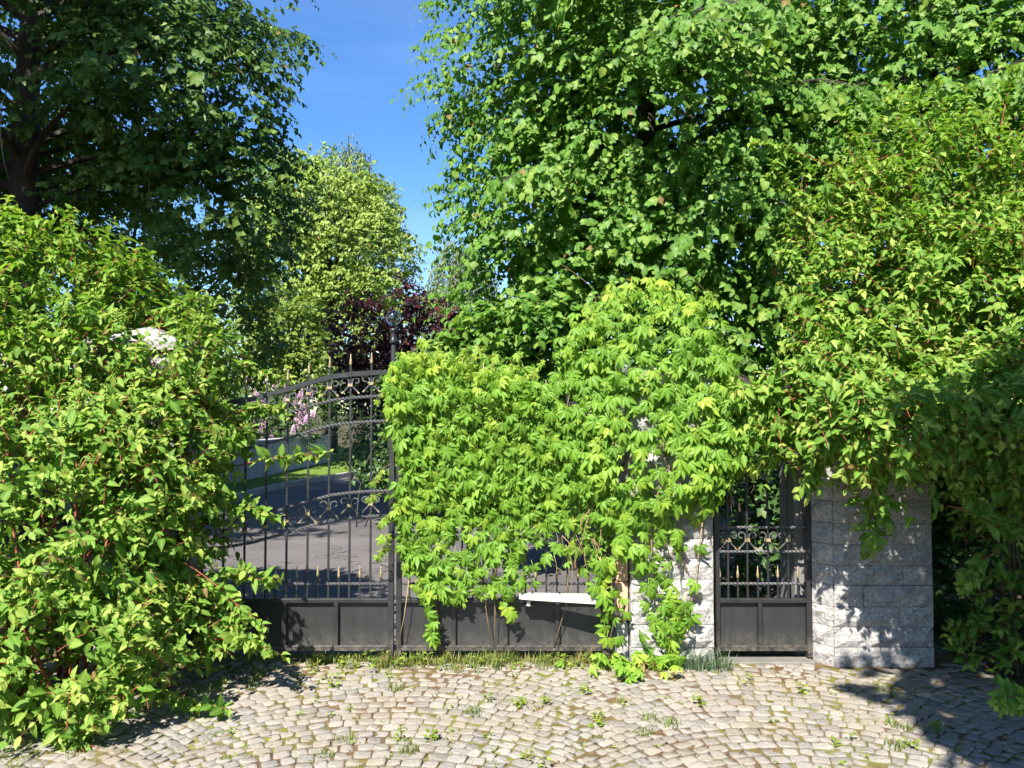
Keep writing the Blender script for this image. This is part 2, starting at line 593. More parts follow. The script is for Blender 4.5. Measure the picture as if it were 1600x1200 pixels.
def palmate(sd, lo=False):
    r = random.Random(sd)
    Vs, Ts, Rs = [], [], []
    n = 0
    for ang, ln in ((0, 1.0), (38, 0.9), (-38, 0.9), (82, 0.66), (-82, 0.66)):
        V, T, R = blade([(0, 0), (0.4, 0.17), (0.68, 0.21), (1.0, 0)] if lo else [(0, 0), (0.18, 0.08), (0.45, 0.2), (0.62, 0.225), (0.82, 0.12), (1.0, 0)], 0.3 + 0.3 * r.random(), 0.15 + 0.5 * r.random(), 0.12)
        ang = math.radians(ang + r.uniform(-9, 9))
        ln *= r.uniform(0.85, 1.1)
        V = V * ln
        V[:, 1] += 0.05
        tilt = r.uniform(-0.35, 0.05)
        V[:, 2] += V[:, 1] * tilt
        c, s_ = math.cos(ang), math.sin(ang)
        V = np.stack([V[:, 0] * c + V[:, 1] * s_, -V[:, 0] * s_ + V[:, 1] * c, V[:, 2]], 1)
        Vs.append(V); Ts.append(T + n); Rs.append(R)
        n += len(V)
    # petiole
    w = 0.018
    Vs.append(np.array([(-w, 0, 0), (w, 0, 0), (w, -0.45, -0.22), (-w, -0.45, -0.22)]))
    Ts.append(np.array([(0, 2, 1), (0, 3, 2)]) + n)
    Rs.append(np.ones(4))
    return np.concatenate(Vs), np.concatenate(Ts), np.concatenate(Rs)


TPL['creeper'] = [palmate(i) for i in range(8)]
TPL['creeper_lo'] = [palmate(i + 20, True) for i in range(8)]


def norm(a):
    return a / np.maximum(np.linalg.norm(a, axis=-1, keepdims=True), 1e-9)


def frames(D, N):
    D = norm(D)
    N = norm(N - D * np.sum(D * N, -1, keepdims=True))
    X = np.cross(D, N)
    return X, D, N


class Leaves:
    def __init__(s):
        s.P, s.D, s.N, s.S, s.L = [], [], [], [], []

    def add(s, P, D, N, S, L):
        s.P.append(P); s.D.append(D); s.N.append(N); s.S.append(S); s.L.append(L)

    def cat(s):
        s.P, s.D, s.N = np.concatenate(s.P), np.concatenate(s.D), np.concatenate(s.N)
        s.S, s.L = np.concatenate(s.S), np.concatenate(s.L)
        return s


def leaf_cloud(name, lv, tpl, mat, base, keep=None):
    """one mesh out of many leaves (arrays of a Leaves object)"""
    P, D, N, S, L = lv.P, lv.D, lv.N, lv.S, lv.L
    if keep is not None:
        P, D, N, S, L = P[keep], D[keep], N[keep], S[keep], L[keep]
    X, D, N = frames(D, N)
    which = RNG.integers(0, len(TPL[tpl]), len(P))
    VV, TT, LL, RR = [], [], [], []
    n = 0
    for k, (V, T, R) in enumerate(TPL[tpl]):
        i = np.nonzero(which == k)[0]
        if not len(i): continue
        vs = (P[i][:, None, :] - np.array(base)[None, None, :]
              + S[i][:, None, None] * (V[None, :, 0:1] * X[i][:, None, :] + V[None, :, 1:2] * D[i][:, None, :] + V[None, :, 2:3] * N[i][:, None, :]))
        m = len(V)
        tt = (T[None] + (np.arange(len(i)) * m)[:, None, None] + n).reshape(-1, 3)
        VV.append(vs.reshape(-1, 3)); TT.append(tt)
        LL.append(np.repeat(L[i], m)); RR.append(np.tile(R, len(i)))
        n += m * len(i)
    return np_mesh(name, np.concatenate(VV), np.concatenate(TT), mat, {'lv': np.concatenate(LL), 'rib': np.concatenate(RR)})


LEAFMESH = {}


def leaf_variants(tpl, mat):
    key = (tpl, mat.name)
    if key not in LEAFMESH:
        out = []
        for q in range(5):
            for k, (V, T, R) in enumerate(TPL[tpl]):
                out.append((q / 4.0, np_mesh('leaf', V, T, mat, {'lv': np.full(len(V), 0.08 + 0.84 * q / 4.0), 'rib': R})))
        LEAFMESH[key] = out
    return LEAFMESH[key]


def front_leaves(lv, cell, n, box=(0, 0, 1600, 1200)):
    """the n leaves that show largest: the front-most one of each small patch"""
    px, py, dep = project(lv.P)
    ok = (px > box[0]) & (px < box[2]) & (py > box[1]) & (py < box[3]) & (dep > 0.3)
    idx = np.nonzero(ok)[0]
    key = (px[idx] // cell).astype(int) * 10000 + (py[idx] // cell).astype(int)
    order = np.lexsort((dep[idx], key))
    k2 = key[order]
    first = np.ones(len(k2), bool)
    first[1:] = k2[1:] != k2[:-1]
    f = idx[order[first]]
    X, D, N = frames(lv.D[f], lv.N[f])
    view = norm(lv.P[f] - np.array([[0, 0, CAM_H]]))
    size = lv.S[f] ** 2 / dep[f] ** 2 * (0.15 + np.abs(np.sum(N * view, -1)))
    return f[np.argsort(-size)[:n]]


def leaf_objects(lv, idx, tpl, mat, parent, base, name='leaf'):
    vs = leaf_variants(tpl, mat)
    nt = len(TPL[tpl])
    X, D, N = frames(lv.D[idx], lv.N[idx])
    for j, i in enumerate(idx):
        q = int(round(float(min(max(lv.L[i], 0), 1)) * 4))
        me = vs[q * nt + random.randrange(nt)][1]
        o = bpy.data.objects.new(name, me)
        COL.objects.link(o)
        o.parent = parent
        x, d, n, s = X[j], D[j], N[j], lv.S[i]
        p = lv.P[i] - np.array(base)
        o.matrix_basis = Matrix(((x[0] * s, d[0] * s, n[0] * s, p[0]), (x[1] * s, d[1] * s, n[1] * s, p[1]), (x[2] * s, d[2] * s, n[2] * s, p[2]), (0, 0, 0, 1)))


def twig_leaves(P0, D0, Ln, K, droop, size, opposite=False, ldown=0.3, lup=1.0, lout=0.0, fwd=0.6, young=0.25, lbase=0.45, lvar=0.3, spread=0.9, center=None, jit=0.35, rosette=False, sunb=0.3):
    """leaves along T drooping twigs; returns arrays"""
    T = len(P0)
    D0 = norm(D0)
    up = np.array([0, 0, 1.0])
    s = (np.arange(K) + 0.7) / K
    s = np.broadcast_to(s, (T, K)) + RNG.uniform(-0.25, 0.25, (T, K)) / K
    pos = P0[:, None, :] + D0[:, None, :] * (Ln[:, None] * s)[..., None] - up * (droop * Ln[:, None] * s * s)[..., None]
    tan = norm(D0[:, None, :] - up * (2 * droop * s)[..., None])
    B = norm(np.cross(D0, up) + RNG.normal(0, 0.2, (T, 3)))
    C = np.cross(B, D0)
    sides = [1, -1] if opposite else [0]
    Ps, Ds, Ns, Ss, Ls = [], [], [], [], []
    alt = np.where(np.arange(K) % 2 == 0, 1.0, -1.0)
    if opposite:  # decussate: every other pair turned by a right angle
        ang = np.where(np.arange(K) % 2 == 0, 0.25, 1.25)
        side_v = B[:, None, :] * np.cos(ang)[None, :, None] + C[:, None, :] * np.sin(ang)[None, :, None]
    else:
        side_v = np.repeat(B[:, None, :], K, 1)
    for sd in sides:
        sg = alt[None, :, None] if sd == 0 else float(sd)
        d = fwd * tan + spread * sg * side_v - up * ldown + RNG.normal(0, jit, (T, K, 3))
        n = up * lup + RNG.normal(0, jit, (T, K, 3)) + np.array([-SUNDIR.x, -SUNDIR.y, 0]) * sunb
        if center is not None:
            o = pos - np.asarray(center)[None, None, :] if np.ndim(center) == 1 else pos - center[:, None, :]
            o[..., 2] *= 0.3
            n = n + norm(o) * lout
        sz = size * RNG.uniform(0.5, 1.2, (T, K)) * RNG.uniform(0.8, 1.15, (T, 1))
        L = lbase + RNG.normal(0, lvar * 0.5, (T, K)) + RNG.normal(0, 0.11, (T, 1)) + young * s ** 3
        if rosette:
            sz = sz * (1.12 - 0.55 * s ** 4)
        Ps.append(pos.reshape(-1, 3)); Ds.append(d.reshape(-1, 3)); Ns.append(n.reshape(-1, 3))
        Ss.append(sz.reshape(-1)); Ls.append(np.where(RNG.random((T, K)) < 0.006, 1.0, np.clip(L, 0, 0.93)).reshape(-1))
    return np.concatenate(Ps), np.concatenate(Ds), np.concatenate(Ns), np.concatenate(Ss), np.concatenate(Ls)


def twig_tubes(P0, D0, Ln, droop, r, base, sides=3, segs=3):
    """thin stems as one numpy mesh"""
    T = len(P0)
    D0 = norm(D0)
    up = np.array([0, 0, 1.0])
    s = np.linspace(0, 1, segs + 1)
    pos = P0[:, None, :] + D0[:, None, :] * (Ln[:, None] * s)[..., None] - up * (droop * Ln[:, None] * s * s)[..., None] - np.array(base)
    B = norm(np.cross(D0, up + RNG.normal(0, 0.05, (T, 3))))
    C = np.cross(B, D0)
    rad = r * (1.0 - 0.6 * s)
    vs = []
    for j in range(sides):
        q = 2 * PI * j / sides
        vs.append(pos + (B * math.cos(q) + C * math.sin(q))[:, None, :] * rad[None, :, None])
    V = np.stack(vs, 2)  # T, segs+1, sides, 3
    idx = np.arange(T * (segs + 1) * sides).reshape(T, segs + 1, sides)
    a, b = idx[:, :-1, :], idx[:, 1:, :]
    a2, b2 = np.roll(a, -1, 2), np.roll(b, -1, 2)
    tr = np.concatenate([np.stack([a, a2, b2], -1).reshape(-1, 3), np.stack([a, b2, b], -1).reshape(-1, 3)])
    return V.reshape(-1, 3), tr


def curve_pts(p0, p1, bend, n=8):
    p0, p1 = Vector(p0), Vector(p1)
    b = Vector(bend)
    return [p0.lerp(p1, t) + b * (4 * t * (1 - t)) for t in [i / (n - 1) for i in range(n)]]


# ================================================================== SETTING
g = MB()
g.add([(-600, -300, -0.06), (600, -300, -0.06), (600, 1200, -0.06), (-600, 1200, -0.06)], [(0, 1, 2, 3)])
tag(g.build('ground', M['soil']), kind='structure')

# planting bed soil, a slightly raised uneven sheet each side of the forecourt
def soil_patch(name, x0, x1, y0, y1, n=24):
    m = MB()
    vs, fs = [], []
    for j in range(n + 1):
        for i in range(n + 1):
            x, y = x0 + (x1 - x0) * i / n, y0 + (y1 - y0) * j / n
            e = min(i, n - i, j, n - j) / n
            vs.append((x, y, -0.03 + 0.16 * min(e * 4, 1) * (0.6 + 0.4 * math.sin(x * 3.1 + y * 2.3)) + random.uniform(-0.012, 0.012)))
    for j in range(n):
        for i in range(n):
            a = j * (n + 1) + i
            fs.append((a, a + 1, a + n + 2, a + n + 1))
    m.add(vs, fs)
    return tag(m.build(name, M['soil'], smooth=True), kind='structure')


soil_patch('planting_bed_west', -7.0, -2.55, 1.0, 5.2)
soil_patch('planting_bed_east', 2.78, 7.0, 1.0, 6.8)

# cobbled forecourt: bed sheet and setts in segmental arcs
bed = MB()
_n = 90
_vs, _fs = [], []
for _j in range(_n + 1):
    for _i in range(_n + 1):
        _x, _y = -4.2 + 8.4 * _i / _n, -1.5 + 7.0 * _j / _n
        _t = min(1, max(0, (_y - 4.75) / 0.5))
        _vs.append((_x, _y, -0.0048 + 0.0044 * _t * (0.7 + 0.3 * math.sin(_x * 9)) + 0.0012 * math.sin(_x * 5.1 + _y * 3.3) * math.sin(_y * 6.7) + random.uniform(-0.0006, 0.0006)))
for _j in range(_n):
    for _i in range(_n):
        _a = _j * (_n + 1) + _i
        _fs.append((_a, _a + 1, _a + _n + 2, _a + _n + 1))
bed.add(_vs, _fs)
court = tag(bed.build('cobbled_forecourt', M['bed']), kind='structure')

CH, RISE, PITCHY = 1.94, 0.42, 0.083
RAD = CH * CH / (8 * RISE) + RISE / 2
stones = []   # x, y, rot, w, d
apex0 = -0.62
for c in range(-2, 3):
    xc = apex0 + c * CH
    half = math.asin(CH / 2 / RAD)
    for r in range(10, 82):
        ybase = r * PITCHY + (0.03 if c % 2 else 0)
        a = -half + random.uniform(0, 0.02)
        while a < half:
            w = random.uniform(0.064, 0.104)
            if a + w / RAD > half + 0.012:
                w = (half - a) * RAD
                if w < 0.036: break
            am = a + w / RAD / 2
            x = xc + RAD * math.sin(am)
            y = ybase - RAD + RAD * math.cos(am)
            if -3.6 < x < 3.5 and 2.9 < y < 5.31:
                stones.append((x + random.gauss(0, 0.004), y + random.gauss(0, 0.005), -am + random.gauss(0, 0.06), w - random.choice((0.002, 0.003, 0.004, 0.005, 0.007, 0.012)), PITCHY * math.cos(am) ** 0.85 - random.choice((0.0, 0.001, 0.002, 0.004, 0.006, 0.011))))
            a += w / RAD
keepst = []
for st in stones:
    x, y = st[0], st[1]
    if (0.72 < x < 1.36 and y > 5.2) or (1.95 < x < 2.8 and y > 5.17): continue
    if random.random() < 0.003: continue
    keepst.append(st)
stones = np.array(keepst)

# stone variants (unit width/depth, top near z = 0)
def sett_variant(rd):
    n = 8
    V = []
    ang = [2 * PI * j / n + rd.uniform(-0.12, 0.12) for j in range(n)]
    out = []
    for q in ang:
        c, s_ = math.cos(q), math.sin(q)
        e = 11.0
        rr = (abs(c) ** e + abs(s_) ** e) ** (-1 / e) * rd.uniform(0.955, 1.035)
        out.append((0.5 * rr * c, 0.5 * rr * s_))
    tx, ty = rd.uniform(-0.08, 0.08), rd.uniform(-0.08, 0.08)
    def ring(k, z, jt):
        return [(k * x, k * y, z + tx * 0.1 * x + ty * 0.1 * y + rd.uniform(-jt, jt)) for x, y in out]
    V += ring(1.0, -0.05, 0) + ring(0.998, -0.0016, 0.0006) + ring(0.955, 0.0002, 0.0007) + ring(0.5, 0.0006, 0.0012)
    V.append((0, 0, 0.0005))
    T = []
    for k in range(3):
        for j in range(n):
            a, b = k * n + j, k * n + (j + 1) % n
            T += [(a, b, b + n), (a, b + n, a + n)]
    for j in range(n):
        T.append((3 * n + j, 3 * n + (j + 1) % n, 4 * n))
    return np.array(V, float), np.array(T, int)


rdv = random.Random(5)
SV = [sett_variant(rdv) for _ in range(14)]
SM = [[np_mesh('cobblestone', V, T, M['cobble'], {'lv': np.full(len(V), l)}) for l in (0.15, 0.5, 0.85)] for V, T in SV]
px, py, dep = project(np.column_stack([stones[:, 0], stones[:, 1], np.zeros(len(stones))]))
inview = (px > 150) & (px < 1590) & (py < 1196) & ~((px < 430) & (py < 1050 + (430 - px) * 0.42))
order = np.argsort(np.where(inview, dep, 1e6))
single = order[:300]
zoff = RNG.normal(0, 0.0011, len(stones))
for i in single:
    x, y, r, w, d = stones[i]
    o = bpy.data.objects.new('cobblestone', SM[random.randrange(14)][random.choice((0, 1, 1, 1, 2))])
    COL.objects.link(o)
    o.parent = court
    o.location = (x, y, zoff[i])
    o.rotation_euler = (0, 0, r)
    o.scale = (w, d, 1)
rest = order[300:]
VV, TT, LL, n0 = [], [], [], 0
for i in rest:
    x, y, r, w, d = stones[i]
    V, T = SV[random.randrange(14)]
    c, s_ = math.cos(r), math.sin(r)
    vx, vy = V[:, 0] * w, V[:, 1] * d
    VV.append(np.column_stack([x + vx * c - vy * s_, y + vx * s_ + vy * c, V[:, 2] + zoff[i]]))
    TT.append(T + n0)
    LL.append(np.full(len(V), random.choice((0.1, 0.4, 0.5, 0.55, 0.85))))
    n0 += len(V)
tag(link('cobblestones', np_mesh('cobblestones', np.concatenate(VV), np.concatenate(TT), M['cobble'], {'lv': np.concatenate(LL)}), court), kind='stuff')

# driveway beyond the gate, verge, kerb
dr = MB()
road = [(-1.9, 5.5), (3.0, 5.5), (3.4, 9), (3.6, 14), (2.6, 20), (2.0, 26), (4, 40), (-1.2, 40), (-2.4, 26), (-4.1, 20.4), (-5.0, 16.8), (-5.3, 12), (-4.0, 8.5), (-3.0, 6.5)]
cx = sum(p[0] for p in road) / len(road)
dr.add([(x, y, -0.002) for x, y in road], [tuple(range(len(road)))])
tag(dr.build('driveway', M['asphalt']), kind='structure')

kerbline = [(-5.3, 12), (-5.22, 14), (-5.0, 16.8), (-4.6, 18.8), (-4.1, 20.4), (-3.3, 23.2), (-2.4, 26)]
km = MB()
for a, b in zip(kerbline[:-1], kerbline[1:]):
    va, vb = Vector((*a, 0)), Vector((*b, 0))
    d = (vb - va).normalized()
    nrm = Vector((-d.y, d.x, 0)) * 0.12
    q = [va, vb, vb + nrm, va + nrm]
    km.add([(p.x, p.y, -0.05) for p in q] + [(p.x, p.y, 0.11) for p in q], [(0, 1, 5, 4), (1, 2, 6, 5), (2, 3, 7, 6), (3, 0, 4, 7), (4, 5, 6, 7)])
tag(km.build('kerb', M['kerb']), kind='structure')
vm = MB()
vm.add([(-5.45, 12, 0.1), (-5.14, 16.8, 0.1), (-4.24, 20.4, 0.1), (-2.5, 26, 0.1), (-6, 30, 0.3), (-14, 30, 0.5), (-14, 12, 0.2)], [(0, 1, 2, 3, 4, 5, 6)])
tag(vm.build('grass_verge', M['lawn']), kind='structure')
th = MB()
th.box(1.37, 1.99, 5.27, 5.42, -0.05, 0.012, bev=0.006)
tag(th.build('kerb_gate_sill', concrete_mat('sill_concrete', (0.16, 0.15, 0.135))), kind='structure')

# ================================================================== THINGS
# ---------------------------------------------------------------- low retaining wall with coping
wl = empty('retaining_wall', (-5.8, 20, 0.0), 'low grey rendered retaining wall with flat coping beside the driveway beyond the gate', 'wall')
m = MB()
a, b = Vector((-6.25, 15.5, 0)) - wl.location, Vector((-5.4, 23.8, 0)) - wl.location
dd = (b - a).normalized(); nn = Vector((-dd.y, dd.x, 0)) * 0.25
q = [a, b, b + nn, a + nn]
m.add([(p.x, p.y, 0.0) for p in q] + [(p.x, p.y, 0.93) for p in q], [(0, 1, 5, 4), (1, 2, 6, 5), (2, 3, 7, 6), (3, 0, 4, 7), (4, 5, 6, 7)])
m.build('wall_body', M['wallcon'], wl)
m = MB()
q = [a - nn * 0.12 - dd * 0.03, b - nn * 0.12 + dd * 0.03, b + nn * 1.12 + dd * 0.03, a + nn * 1.12 - dd * 0.03]
m.add([(p.x, p.y, 0.932) for p in q] + [(p.x, p.y, 0.98) for p in q], [(0, 1, 5, 4), (1, 2, 6, 5), (2, 3, 7, 6), (3, 0, 4, 7), (4, 5, 6, 7), (3, 2, 1, 0)])
m.build('coping', M['wallcon'], wl)

# ---------------------------------------------------------------- gates
GY = 5.36
K = GY / FPX   # metres per photo pixel at the gate
def gz(py): return at(800, py, GY).z
PROF = [(0, 0), (30, 0.4), (62, 2.5), (94, 6.5), (126, 15), (158, 25), (191, 34), (213, 40.5), (257, 48), (330, 53)]
def drop(s):
    q = s / K
    for (a, fa), (b, fb) in zip(PROF[:-1], PROF[1:]):
        if q <= b:
            t = (q - a) / (b - a)
            return (fa + (fb - fa) * t) * K
    return PROF[-1][1] * K


HEAD = MB().lathe([(0.005, 0), (0.0095, 0.012), (0.0105, 0.022), (0.007, 0.045), (0.0035, 0.068), (0.0006, 0.086)], n=6).mesh('spear_head', M['gold'], True)


def scroll_mesh():
    mb = MB()
    for sg in (1, -1):
        path = [(0.058, -0.062), (0.045, -0.046), (0.026, -0.026), (0.013, -0.009), (0.0105, 0.008), (0.013, 0.022)]
        c, r = (0.039, 0.03), 0.027
        for i in range(1, 15):
            q = PI * 1.08 - i * (2 * PI * 0.86) / 14
            rr = r * (1 - 0.035 * i)
            path.append((c[0] + rr * math.cos(q), c[1] + rr * math.sin(q)))
        pts = [(sg * x, 0, z) for x, z in path]
        mb.tube(pts[1:], 0.0056, 5, 0)
        mb.tube([pts[0], pts[1]], [0.0066, 0.006], 5, 1)
    return mb.mesh('scroll', [M['litiron'], M['gold']])


SCROLL = scroll_mesh()
COLLAR = MB().box(-0.016, 0.016, -0.011, 0.011, -0.011, 0.011, bev=0.002).mesh('collar', M['gold'])


def twisted(fn, s0, s1, r=0.0105, y=0.0):
    mb = MB()
    n = max(8, int((s1 - s0) / 0.0065))
    pts = [fn(s0 + (s1 - s0) * i / n) for i in range(n + 1)]
    mb.tube(pts, r, 4, twist=PI / 2 / 4.0)
    return mb


def swept_flat(fn, s0, s1, h=0.016, t=0.02, n=40):
    mb = MB()
    vs, fs = [], []
    for i in range(n + 1):
        x, y, z = fn(s0 + (s1 - s0) * i / n)
        vs += [(x, y - t, z - h), (x, y + t, z - h), (x, y + t, z + h), (x, y - t, z + h)]
    for i in range(n):
        for j in range(4):
            c = (j + 1) % 4
            fs.append((i * 4 + j, i * 4 + c, i * 4 + 4 + c, i * 4 + 4 + j))
    fs += [(0, 1, 2, 3), (n * 4 + 3, n * 4 + 2, n * 4 + 1, n * 4)]
    return mb.add(vs, fs)


def gate_leaf(name, label, xm, sg, nb, wid):
    """xm: world x of the meeting stile; sg: direction in which the leaf runs"""
    root = empty(name, (xm, GY, 0), label, 'gate')
    P = lambda s, z, y=0.0: (sg * s, y, z)
    z_bot, z_rail, z_tw = gz(1012), gz(938), gz(912)
    zt = [gz(582), gz(619), gz(658), gz(767), gz(806)]
    def rect(s0, s1, y0, y1, z0, z1, nm, mat='iron', bev=0.003):
        x0, x1 = sorted((sg * s0, sg * s1))
        return MB().box(x0, x1, y0, y1, z0, z1, bev=bev).build(nm, M[mat], root)
    rect(-0.017, 0.017, -0.022, 0.022, 0.035, zt[0] + 0.02, 'stile')
    rect(wid - 0.03, wid + 0.03, -0.026, 0.026, 0.03, zt[0] - drop(wid) + 0.04, 'stile')
    rect(0.018, wid - 0.031, -0.02, 0.02, z_bot - 0.018, z_bot + 0.018, 'bottom_rail')
    rect(0.018, wid - 0.031, -0.021, 0.021, z_rail - 0.014, z_rail + 0.014, 'panel_rail')
    edges = [0.018]
    k = 1
    while 0.345 * k + 0.02 < wid - 0.1:
        c = 0.345 * k + 0.02
        rect(c - 0.014, c + 0.014, -0.019, 0.019, z_bot + 0.0185, z_rail - 0.0145, 'mullion')
        edges += [c - 0.0145, c + 0.0145]
        k += 1
    edges.append(wid - 0.031)
    for e0, e1 in zip(edges[::2], edges[1::2]):
        rect(e0, e1, 0.010, 0.013, z_bot + 0.0185, z_rail - 0.0145, 'panel', 'sheet', 0)
    twisted(lambda s: P(s, z_tw, -0.001), 0.018, wid - 0.031).build('twisted_rail', M['litiron'], root)
    swept_flat(lambda s: P(s, zt[0] - drop(s)), 0.018, wid - 0.031).build('arched_top_rail', M['iron'], root)
    for z in zt[1:]:
        twisted(lambda s: P(s, z - drop(s), -0.002), 0.018, wid - 0.031, 0.0115).build('twisted_arch_rail', M['litiron'], root)
    for i in range(1, nb + 1):
        s = 0.1405 * i
        if s > wid - 0.06: break
        top = zt[0] - drop(s) + 0.055
        br = MB().box(-0.0062, 0.0062, -0.0062, 0.0062, z_rail + 0.0145, top).build('bar', M['iron'], root, (sg * s, 0.0, 0))
        link('spear_head', HEAD, br, (0, 0, top))
        for zc in (zt[0] - 0.073, zt[3] - 0.085):
            sc = link('scroll', SCROLL, root, (sg * s, -0.003, zc - drop(s)))
            sc.scale = (1, 1, 0.92)
            link('collar', COLLAR, sc, (0, -0.002, 0))
    i = 0
    while 0.07 + 0.1405 * i < wid - 0.05:
        s = 0.07 + 0.1405 * i
        top = z_tw + 0.035
        br = MB().box(-0.0055, 0.0055, -0.0055, 0.0055, z_rail + 0.0145, top).build('short_bar', M['iron'], root, (sg * s, 0, 0))
        link('spear_head', HEAD, br, (0, 0, top))
        i += 1
    return root


gate_leaf('gate_leaf', 'black wrought iron gate leaf with arched top and gold spear heads, bare of creeper', (613 - 800) * K, -1, 9, 1.40)
gate_leaf('gate_leaf', 'black wrought iron gate leaf almost wholly buried under the creeper', (625 - 800) * K, 1, 9, 1.385)

# pedestrian gate
def small_gate():
    x0, x1 = (1117 - 800) * K, (1259 - 800) * K
    root = empty('pedestrian_gate', (x0, GY, 0), 'narrow black iron pedestrian gate with gold spears between the two stone pillars', 'gate')
    w = x1 - x0
    def rect(a, b, y0, y1, z0, z1, nm, mat='iron', bev=0.003):
        return MB().box(a, b, y0, y1, z0, z1, bev=bev).build(nm, M[mat], root)
    z_bot, z_rail, z_tw = gz(1012), gz(938), gz(912)
    ztop = gz(716)
    rect(-0.016, 0.016, -0.02, 0.02, 0.04, ztop + 0.016, 'stile')
    rect(w - 0.018, w + 0.018, -0.022, 0.022, 0.02, ztop + 0.016, 'stile')
    rect(0.0165, w - 0.0185, -0.02, 0.02, z_bot - 0.018, z_bot + 0.018, 'bottom_rail')
    rect(0.0165, w - 0.0185, -0.021, 0.021, z_rail - 0.014, z_rail + 0.014, 'panel_rail')
    rect(0.0165, w - 0.0185, -0.016, 0.016, ztop - 0.014, ztop + 0.014, 'top_rail')
    mid = (1183 - 800) * K - x0
    rect(mid - 0.014, mid + 0.014, -0.019, 0.019, z_bot + 0.0185, z_rail - 0.0145, 'mullion')
    rect(0.0165, mid - 0.0145, 0.010, 0.013, z_bot + 0.0185, z_rail - 0.0145, 'panel', 'sheet', 0)
    rect(mid + 0.0145, w - 0.0185, 0.010, 0.013, z_bot + 0.0185, z_rail - 0.0145, 'panel', 'sheet', 0)
    for z in (z_tw, gz(862), gz(824)):
        twisted(lambda s: (s, -0.001, z), 0.0165, w - 0.0185, 0.0095).build('twisted_rail', M['litiron'], root)
    for px_ in (1135, 1165, 1197, 1228):
        s = (px_ - 800) * K - x0
        top = gz(640) + 0.03 * math.sin(px_)
        br = MB().box(-0.006, 0.006, -0.006, 0.006, z_rail + 0.0145, top).build('bar', M['iron'], root, (s, 0, 0))
        link('spear_head', HEAD, br, (0, 0, top))
        sc = link('scroll', SCROLL, root, (s, -0.003, gz(844)))
        link('collar', COLLAR, sc, (0, -0.002, 0))
    for px_ in (1122, 1150, 1181, 1212, 1243):
        s = (px_ - 800) * K - x0
        top = z_tw + 0.035
        br = MB().box(-0.0055, 0.0055, -0.0055, 0.0055, z_rail + 0.0145, top).build('short_bar', M['iron'], root, (s, 0, 0))
        link('spear_head', HEAD, br, (0, 0, top))


small_gate()

# ---------------------------------------------------------------- stone pillars
def rock_block(w, d, h, rd, faces=('front',)):
    """rock-faced block, origin at its front-bottom-left corner, front towards -y; left/right sides rough too"""
    nx, nz, ny = max(3, int(w / 0.06)), 3, 3
    vs, fs = [], []
    def grid(fn, nu, nv, flip):
        b = len(vs)
        for j in range(nv + 1):
            for i in range(nu + 1):
                e = min(i, nu - i, j, nv - j)
                bulge = (0.0 if e == 0 else rd.uniform(0.003, 0.03))
                vs.append(fn(i / nu, j / nv, bulge))
        for j in range(nv):
            for i in range(nu):
                a = b + j * (nu + 1) + i
                f = (a, a + 1, a + nu + 2, a + nu + 1)
                fs.append(f[::-1] if flip else f)
    j = 0.002
    grid(lambda u, v, e: (j + u * (w - 2 * j), -e, j + v * (h - 2 * j)), nx, nz, False)
    grid(lambda u, v, e: (j - e * 0.6, j + u * (d - 2 * j), j + v * (h - 2 * j)), ny, nz, True)
    grid(lambda u, v, e: (w - j + e * 0.6, j + u * (d - 2 * j), j + v * (h - 2 * j)), ny, nz, False)
    b = len(vs)
    vs.extend([(j, 0, j), (w - j, 0, j), (w - j, d - j, j), (j, d - j, j), (j, 0, h - j), (w - j, 0, h - j), (w - j, d - j, h - j), (j, d - j, h - j)])
    fs.extend([(b + 3, b + 2, b + 1, b), (b + 4, b + 5, b + 6, b + 7), (b + 2, b + 3, b + 7, b + 6)])
    return vs, fs


rdp = random.Random(3)


def pillar(name, label, x0, x1, y0, y1, height, course=0.139, cap=True, chamfer=None):
    root = empty(name, ((x0 + x1) / 2, (y0 + y1) / 2, 0), label, 'pillar')
    ox, oy = root.location.x, root.location.y
    core = MB().box(x0 - ox + 0.02, x1 - ox - 0.02, y0 - oy + 0.02, y1 - oy - 0.02, -0.03, height - 0.01)
    core.build('mortar_core', M['wallcon'], root)
    z, r = -0.025, 0
    while z < height - 0.05:
        cuts = [x0, x0 + (x1 - x0) * (0.36 if r % 2 else 0.62) + rdp.uniform(-0.06, 0.06), x1]
        h = course * rdp.uniform(0.9, 1.1)
        for a, b in zip(cuts[:-1], cuts[1:]):
            vs, fs = rock_block(b - a, y1 - y0, h, rdp)
            sh = rdp.uniform(-0.004, 0.004)
            MB().add([(p[0] + a - ox, p[1] + y0 - oy + sh, p[2] + z) for p in vs], fs).build('stone_block', M['granite'], root)
        if chamfer:
            (ax, ay), (bx, by) = chamfer
            ln = math.hypot(ax - bx, ay - by)
            th_ = math.atan2(ay - by, ax - bx)
            vs, fs = rock_block(ln, 0.12, h, rdp)
            c, s_ = math.cos(th_), math.sin(th_)
            MB().add([(bx - ox + p[0] * c - p[1] * s_, by - oy + p[0] * s_ + p[1] * c, p[2] + z) for p in vs], fs).build('stone_block', M['granite'], root)
        z += h
        r += 1
    if cap:
        m = MB()
        e = 0.05
        cxm, cym = 0, 0
        hw, hd = (x1 - x0) / 2 + e, (y1 - y0) / 2 + e
        m.add([(-hw, -hd, z), (hw, -hd, z), (hw, hd, z), (-hw, hd, z), (-hw, -hd, z + 0.06), (hw, -hd, z + 0.06), (hw, hd, z + 0.06), (-hw, hd, z + 0.06), (0, 0, z + 0.19)],
              [(3, 2, 1, 0), (0, 1, 5, 4), (1, 2, 6, 5), (2, 3, 7, 6), (3, 0, 4, 7), (4, 5, 8), (5, 6, 8), (6, 7, 8), (7, 4, 8)])
        m.build('capstone', M['granite'], root)
    return root


